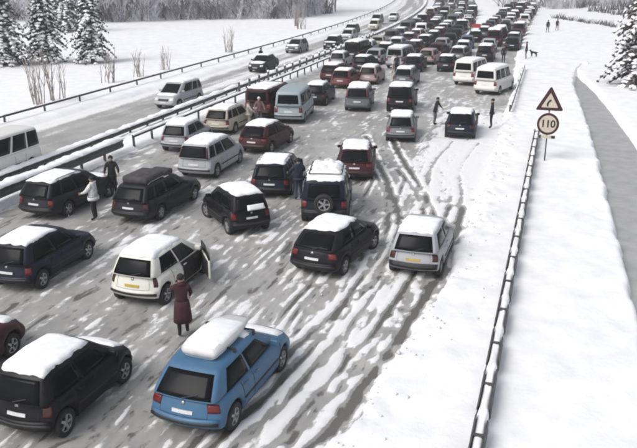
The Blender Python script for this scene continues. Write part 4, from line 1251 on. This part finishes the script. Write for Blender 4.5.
ORD = ['first', 'second', 'third', 'fourth', 'fifth', 'sixth', 'seventh', 'eighth', 'ninth', 'tenth', 'eleventh', 'twelfth', 'thirteenth', 'fourteenth', 'fifteenth', 'sixteenth', 'seventeenth', 'eighteenth', 'nineteenth', 'twentieth', 'twenty-first', 'twenty-second', 'twenty-third', 'twenty-fourth', 'twenty-fifth', 'twenty-sixth', 'twenty-seventh', 'twenty-eighth']
rng = random.Random(123)
for i, y in enumerate((101, 110, 119, 131, 140)):
    x = -25.2 - (i % 2) * 1.6
    k = ['compact', 'estate', 'hatchback', 'minivan', 'saloon'][i]; cl = ['silver', 'charcoal', 'beige', 'grey', 'silver'][i]
    car(k, (x + float(shift(y)), y), 180 - math.degrees(math.atan(36 * max(0, y - 80) / 175 ** 2)), cl, '%s car far up the oncoming lanes, %s beyond the dark one with snowy bonnet' % (cl, ORD[i]), 'vehicles in the oncoming lanes', seed=50 + i, lod=2, back_to=True, hood=0)

# --- the rest of the jam, lane by lane
COLS = ['charcoal', 'black', 'navy', 'steel_grey', 'grey', 'silver', 'blue_grey', 'maroon', 'silver', 'charcoal', 'light_blue_grey', 'black', 'grey', 'steel_grey', 'beige', 'navy', 'dusty_pink', 'black', 'charcoal', 'blue_grey', 'maroon', 'white']
KN = ['hatchback', 'compact', 'estate', 'compact', 'minivan', 'saloon', 'four_by_four', 'hatchback', 'van', 'estate']
CT = {'steel_grey': 'steel grey', 'light_blue_grey': 'pale blue grey', 'dusty_pink': 'dusty pink', 'blue_grey': 'blue grey'}
KT = {'hatchback': 'hatchback', 'compact': 'hatchback', 'estate': 'estate car', 'minivan': 'minivan', 'saloon': 'saloon', 'four_by_four': 'four by four', 'van': 'van'}
def lane(s, y0, y1, follow, phrase, gap=(1.3, 3.2), jit=0.35):
    y = y0; i = 0
    while y < y1:
        k = rng.choice(KN); c = rng.choice(COLS)
        xx = s + rng.uniform(-jit, jit) + (float(shift(y)) if follow else 0)
        hd = -math.degrees(math.atan(36 * max(0, y - 80) / 175 ** 2)) if follow else 0
        car(k, (xx, y), hd + rng.uniform(-7, 7), c, '%s %s, %s vehicle up %s' % (CT.get(c, c), KT[k], ORD[min(i, 27)], phrase), 'jammed cars far up the road', seed=100 + i, lod=1 if y < 100 else 2, roof=rng.random() < .62, hood=None if rng.random() < .6 else 0)
        y += MODELS[k].s.L + rng.uniform(*gap); i += 1
lane(-19.2, 71.0, 250, True, 'the barrier lane beyond the wine red estate', jit=.22)
lane(-16.7, 68.5, 250, True, 'the second lane beyond the dull red one', jit=.22)
lane(-14.2, 72.0, 250, True, 'the third lane beyond the dusty pinkish one', jit=.22)
lane(-11.8, 70.0, 250, True, 'the fourth lane beyond the steel grey one', jit=.22)
lane(-9.3, 79.0, 98, True, 'the shoulder lane beyond the small dark one')
lane(-9.0, 100.5, 188, False, 'the left file of the slip road', jit=.2)
lane(-6.7, 89.0, 188, False, 'the middle file of the slip road', jit=.2)
lane(-4.4, 91.5, 184, False, 'the right file of the slip road', jit=.2)
# ------------------------------------------------------------------ people
M['skin'] = simple('skin', (0.42, 0.27, 0.20), 0.6, 0.12, 6)
CLOTH = {}
for n_, c_ in dict(black=(0.014, 0.014, 0.016), dark_blue=(0.018, 0.022, 0.05), jeans=(0.035, 0.045, 0.075), white=(0.66, 0.66, 0.66), dark_red=(0.046, 0.013, 0.019),
                   grey=(0.13, 0.13, 0.14), brown=(0.06, 0.04, 0.03), pale=(0.42, 0.38, 0.34), boot=(0.012, 0.011, 0.011), hair=(0.02, 0.014, 0.010), pink=(0.17, 0.10, 0.10)).items():
    CLOTH[n_] = simple('cloth_' + n_, c_, 0.85, 0.25, 12, b=0.2)

def skin_mesh(name, joints, edges, radii, root, sub=1):
    me = bpy.data.meshes.new(name)
    me.from_pydata(joints, edges, [])
    o = bpy.data.objects.new(name, me); COL.objects.link(o)
    md = o.modifiers.new('s', 'SKIN'); md.use_smooth_shade = True
    for i, sv in enumerate(me.skin_vertices[0].data):
        sv.radius = radii[i]; sv.use_root = (i == root)
    if sub:
        sm = o.modifiers.new('d', 'SUBSURF'); sm.levels = sub; sm.render_levels = sub
    bpy.context.view_layer.update()
    res = bpy.data.meshes.new_from_object(o.evaluated_get(bpy.context.evaluated_depsgraph_get()))
    bpy.data.objects.remove(o)
    return res

def person(label, loc, facing, height=1.75, jacket='black', trousers='jeans', hat=None, arms=((.0, .0), (.0, .0)), stride=0.0, lean=0.0, coat=False, group=None, bulky=1.0, z=0.03):
    """arms: (elbow forward bend, sideways spread) for left and right; facing in degrees clockwise from the road direction"""
    J, E, Rr = [], [], []
    def add(p, r, par=None):
        J.append(tuple(p)); Rr.append(r if isinstance(r, tuple) else (r, r))
        if par is not None: E.append((par, len(J) - 1))
        return len(J) - 1
    L = lean
    b = bulky
    pel = add((0, 0, .95), (.155 * b, .115 * b))
    sp_ = add((0, L * .3, 1.14), (.150 * b, .115 * b), pel)
    ch = add((0, L * .7, 1.34), (.175 * b, .125 * b), sp_)
    nk = add((0, L, 1.49), (.06, .06), ch)
    hd0 = add((0, L + .015, 1.575), (.072, .08), nk)
    hd1 = add((0, L + .02, 1.655), (.082, .098), hd0)
    add((0, L + .005, 1.72), (.060, .070), hd1)
    hands = []
    for i, sd in enumerate((-1, 1)):
        fw, sw = arms[i]
        sh = add((sd * .175, L * .8, 1.42), (.075 * b, .075 * b), ch)
        el = add((sd * (.235 + .25 * sw), L * .8 + .05 + .22 * fw, 1.15 + .10 * sw + .06 * fw), (.056 * b, .056 * b), sh)
        wr = add((sd * (.225 + .42 * sw - .04 * fw), L * .8 + .09 + .45 * fw, .91 + .28 * sw + .34 * fw), (.038, .038), el)
        d = Vector(J[wr]) - Vector(J[el]); d.normalize()
        pm = add(Vector(J[wr]) + d * .08, (.040, .026), wr)
        hands.append((Vector(J[pm]), d, sd))
        hp = add((sd * .095, 0, .90), (.105, .105), pel)
        st = stride * (1 if sd > 0 else -1)
        kn = add((sd * .105, st * .5 + .03, .50), (.070, .070), hp)
        an = add((sd * .105, st * 1.0 - .02, .10), (.048, .048), kn)
        add((sd * .125, st * 1.0 + .13, .045), (.045, .038), an)
    me = skin_mesh('person_body', J, E, Rr, pel, 1)
    # fingers: five per hand, thumb leaving the side of the palm
    bm = bmesh.new(); bm.from_mesh(me)
    fb = MB()
    for (p, d, sd) in hands:
        side = d.cross(Vector((sd, 0, 0))); side = side.normalized() if side.length > .05 else Vector((0, 1, 0))
        inn = d.cross(side).normalized()
        for q, (o_, ln) in enumerate(((-.030, .060), (-.011, .072), (.010, .068), (.029, .052))):
            a = p + side * o_ + d * .02
            fb.tube([a, a + d * ln * .55 + inn * .006, a + d * ln * .9 + inn * .024], [.010, .009, .007], 5)
        a = p + side * .034 - d * .03
        fb.tube([a, a + side * .022 + d * .03, a + side * .022 + d * .062], [.012, .011, .008], 5)
    # nose
    fb.tube([(0, L + .10, 1.655), (0, L + .128, 1.632), (0, L + .10, 1.622)], [.010, .017, .012], 5)
    for sd in (-1, 1):   # ears
        fb.tube([(sd * .082, L + .02, 1.67), (sd * .096, L + .015, 1.65), (sd * .082, L + .02, 1.62)], [.012, .018, .012], 5)
    n0 = len(bm.faces)
    vs_ = [bm.verts.new(x) for x in fb.v]
    for f in fb.f: bm.faces.new([vs_[i] for i in f])
    bm.to_mesh(me); bm.free()
    me.materials.clear()
    for m_ in (CLOTH[jacket], CLOTH[trousers], CLOTH['boot'], M['skin']): me.materials.append(m_)
    for k, pl in enumerate(me.polygons):
        c = pl.center; mi = 0
        if k >= n0 or c.z > 1.515: mi = 3
        elif c.z < .13 : mi = 2
        elif c.z < .90 and abs(c.x) < .20: mi = 1
        pl.material_index = mi; pl.use_smooth = True
        for (p, d, sd) in hands:
            if (Vector(c) - p).length < .075: pl.material_index = 3
    root = empty('person', (loc[0], loc[1], z), -R(facing)); sc = height / 1.76
    root.scale = (sc, sc, sc)
    tag(root, label, 'person', group)
    mobj('body', me, root)
    # hair or hat: a cap over the skull, open at the face
    v = []; f = []; nu, nv = 14, 7
    for j in range(nv + 1):
        ph = (math.pi * .62) * j / nv
        for i in range(nu):
            th = 2 * math.pi * i / nu
            rr = 1.0
            dz = math.cos(ph)
            if math.sin(th) > .45 and dz < .35: rr = .80
            v.append((math.sin(ph) * math.cos(th) * .098 * rr, L + .005 + math.sin(ph) * math.sin(th) * .112 * rr, 1.662 + dz * .108))
    for j in range(nv):
        for i in range(nu): f.append((j * nu + i, (j + 1) * nu + i, (j + 1) * nu + (i + 1) % nu, j * nu + (i + 1) % nu))
    mobj('hat' if hat else 'hair', mesh_from('cap', v, f, [CLOTH[hat or 'hair']], smooth=True), root)
    mb = MB()
    for sd in (-1, 1): mb.lathe([(0.001, 0), (.010, .0)], 6, axis='Z')
    eye = MB()
    for sd in (-1, 1): eye.box((sd * .032, L + .104, 1.665), (.022, .012, .012), bev=.004)
    eye.obj('eyes', root, [CLOTH['boot']])
    # jacket hem, or a long coat
    zz = [(.96, .19 * b, .145 * b), (.84, .20 * b, .155 * b)] if not coat else [(1.02, .185, .15), (.85, .215, .175), (.62, .235, .20), (.42, .25, .215)]
    v = []; f = []; n = 16
    for (z_, rx, ry) in zz:
        for k in range(n):
            a = 2 * math.pi * k / n; wv = 1 + .05 * math.sin(5 * a) * (z_ < .9)
            v.append((rx * math.cos(a) * wv, ry * math.sin(a) * wv + L * .2, z_))
    for i in range(len(zz) - 1):
        for k in range(n): f.append((i * n + k, (i + 1) * n + k, (i + 1) * n + (k + 1) % n, i * n + (k + 1) % n))
    o = mobj('coat_skirt' if coat else 'jacket_hem', mesh_from('hem', v, f, [CLOTH[jacket]], smooth=True), root)
    so = o.modifiers.new('t', 'SOLIDIFY'); so.thickness = .015
    if not coat:
        mb = MB(); mb.tube([(0, L + .0, 1.47), (0, L + .01, 1.535)], [.105, .085], 12, cap=False)
    else:
        mb = MB(); mb.tube([(0, L + .0, 1.47), (0, L + .01, 1.55)], [.11, .092], 12, cap=False)
    mb.obj('collar', root, [CLOTH[jacket]], True)
    return root

G = 'people out of their cars'
person('person in a dark red coat beside the open door of the cream hatchback', (-8.6, 16.35), -30, 1.76, 'dark_red', 'black', arms=((.85, .1), (.35, .05)), coat=True, group=G, stride=.10)
person('person in a white jacket and dark trousers by the dark estate at the barrier', (-16.2, 24.2), -100, 1.74, 'white', 'black', arms=((.55, .12), (.5, .12)), group=G, bulky=1.45)
person('person all in black behind the one in the white jacket', (-17.2, 27.2), 150, 1.78, 'black', 'black', arms=((.3, .15), (.3, .15)), group=G)
person('person in a dark blue jacket at the back of the dark blue estate car', (-9.5, 28.95), -40, 1.80, 'dark_blue', 'jeans', hat='black', arms=((.4, .3), (.4, .3)), group=G, bulky=1.25)
person('person in dark clothes leaning on the shoulder left of the parked navy hatchback', (-6.4, 46.4), 100, 1.72, 'black', 'grey', arms=((.3, .2), (.1, .25)), group=G, lean=.15)
person('person in black standing right of the parked navy hatchback', (-2.95, 45.9), -90, 1.78, 'black', 'black', group=G, z=.12)
person('person in black standing alone in the snow right of the minibuses, above the dog', (-2.3, 82.4), -90, 1.78, 'black', 'black', group=G, z=.2)
person('person in dark clothes just beyond the nearer white minibus', (-4.4, 79.8), 180, 1.75, 'black', 'black', group=G)
person('left one of two walkers far off on the upper right snow', (-0.6, 117.5), 20, 1.75, 'black', 'grey', stride=.2, group=G, z=.2)
person('right one of two walkers far off on the upper right snow', (0.7, 121.0), 20, 1.70, 'dark_red', 'grey', stride=.2, group=G, z=.2)
person('person in black standing between the lanes left of the steel grey hatchback', (-13.0, 68.0), 180, 1.8, 'black', 'black', group=G)
person('person in a pale coat standing between the lanes near the person in black', (-13.5, 69.2), 170, 1.75, 'white', 'pale', group=G)
person('person in pale clothes at the right side of the beige estate car', (-16.9, 42.0), 60, 1.74, 'pale', 'pale', hat='brown', arms=((.4, .2), (.4, .2)), group=G, bulky=1.15)
person('person in a pinkish jacket behind the beige estate car near the maroon van', (-16.75, 43.4), 150, 1.72, 'pink', 'grey', hat='white', arms=((.3, .2), (.3, .2)), group=G)
person('person in dark clothes by the first dark car of the oncoming lanes', (-26.9, 70.5), 120, 1.76, 'black', 'black', group=G)

# a dark dog near the lone walker
J = [(0, -.28, .48), (0, 0, .50), (0, .24, .50), (0, .36, .60), (0, .46, .68), (0, .58, .65), (0, -.42, .52), (0, -.55, .44)]
E_ = [(0, 1), (1, 2), (2, 3), (3, 4), (4, 5), (0, 6), (6, 7)]
Q = [.11, .11, .13, .08, .085, .045, .03, .02]
for sd in (-1, 1):
    n = len(J); J += [(sd * .08, .24, .40), (sd * .08, .22, .22), (sd * .08, .24, .03)]; Q += [.06, .035, .03]; E_ += [(2, n), (n, n + 1), (n + 1, n + 2)]
    n = len(J); J += [(sd * .08, -.24, .40), (sd * .08, -.34, .20), (sd * .08, -.30, .03)]; Q += [.07, .035, .03]; E_ += [(0, n), (n, n + 1), (n + 1, n + 2)]
dm_ = skin_mesh('dog_body', J, E_, [(q, q) for q in Q], 1, 1)
eb = MB()
for sd in (-1, 1): eb.tube([(sd * .06, .43, .74), (sd * .09, .42, .66)], [.03, .012], 5)
dm_.materials.clear(); dm_.materials.append(CLOTH['boot'])
dr = empty('dog', (-1.6, 84.6, .2), R(60)); tag(dr, 'small dark dog standing in the snow near the lone person in black', 'dog')
mobj('body', dm_, dr); eb.obj('ears', dr, [CLOTH['boot']])

# ------------------------------------------------------------------ the hazy winter air
mb = MB(); mb.box((0, 250, 29), (5600, 5600, 64))
hm = bpy.data.materials.new('winter_haze'); hm.use_nodes = True
hn = hm.node_tree; hn.nodes.clear()
pv = hn.nodes.new('ShaderNodeVolumePrincipled')
pv.inputs['Color'].default_value = (0.93, 0.94, 0.96, 1)
pv.inputs['Density'].default_value = 0.0011
pv.inputs['Anisotropy'].default_value = 0.1
ho = hn.nodes.new('ShaderNodeOutputMaterial')
hn.links.new(pv.outputs[0], ho.inputs['Volume'])
tag(mb.obj('haze', None, [hm]), kind='stuff')
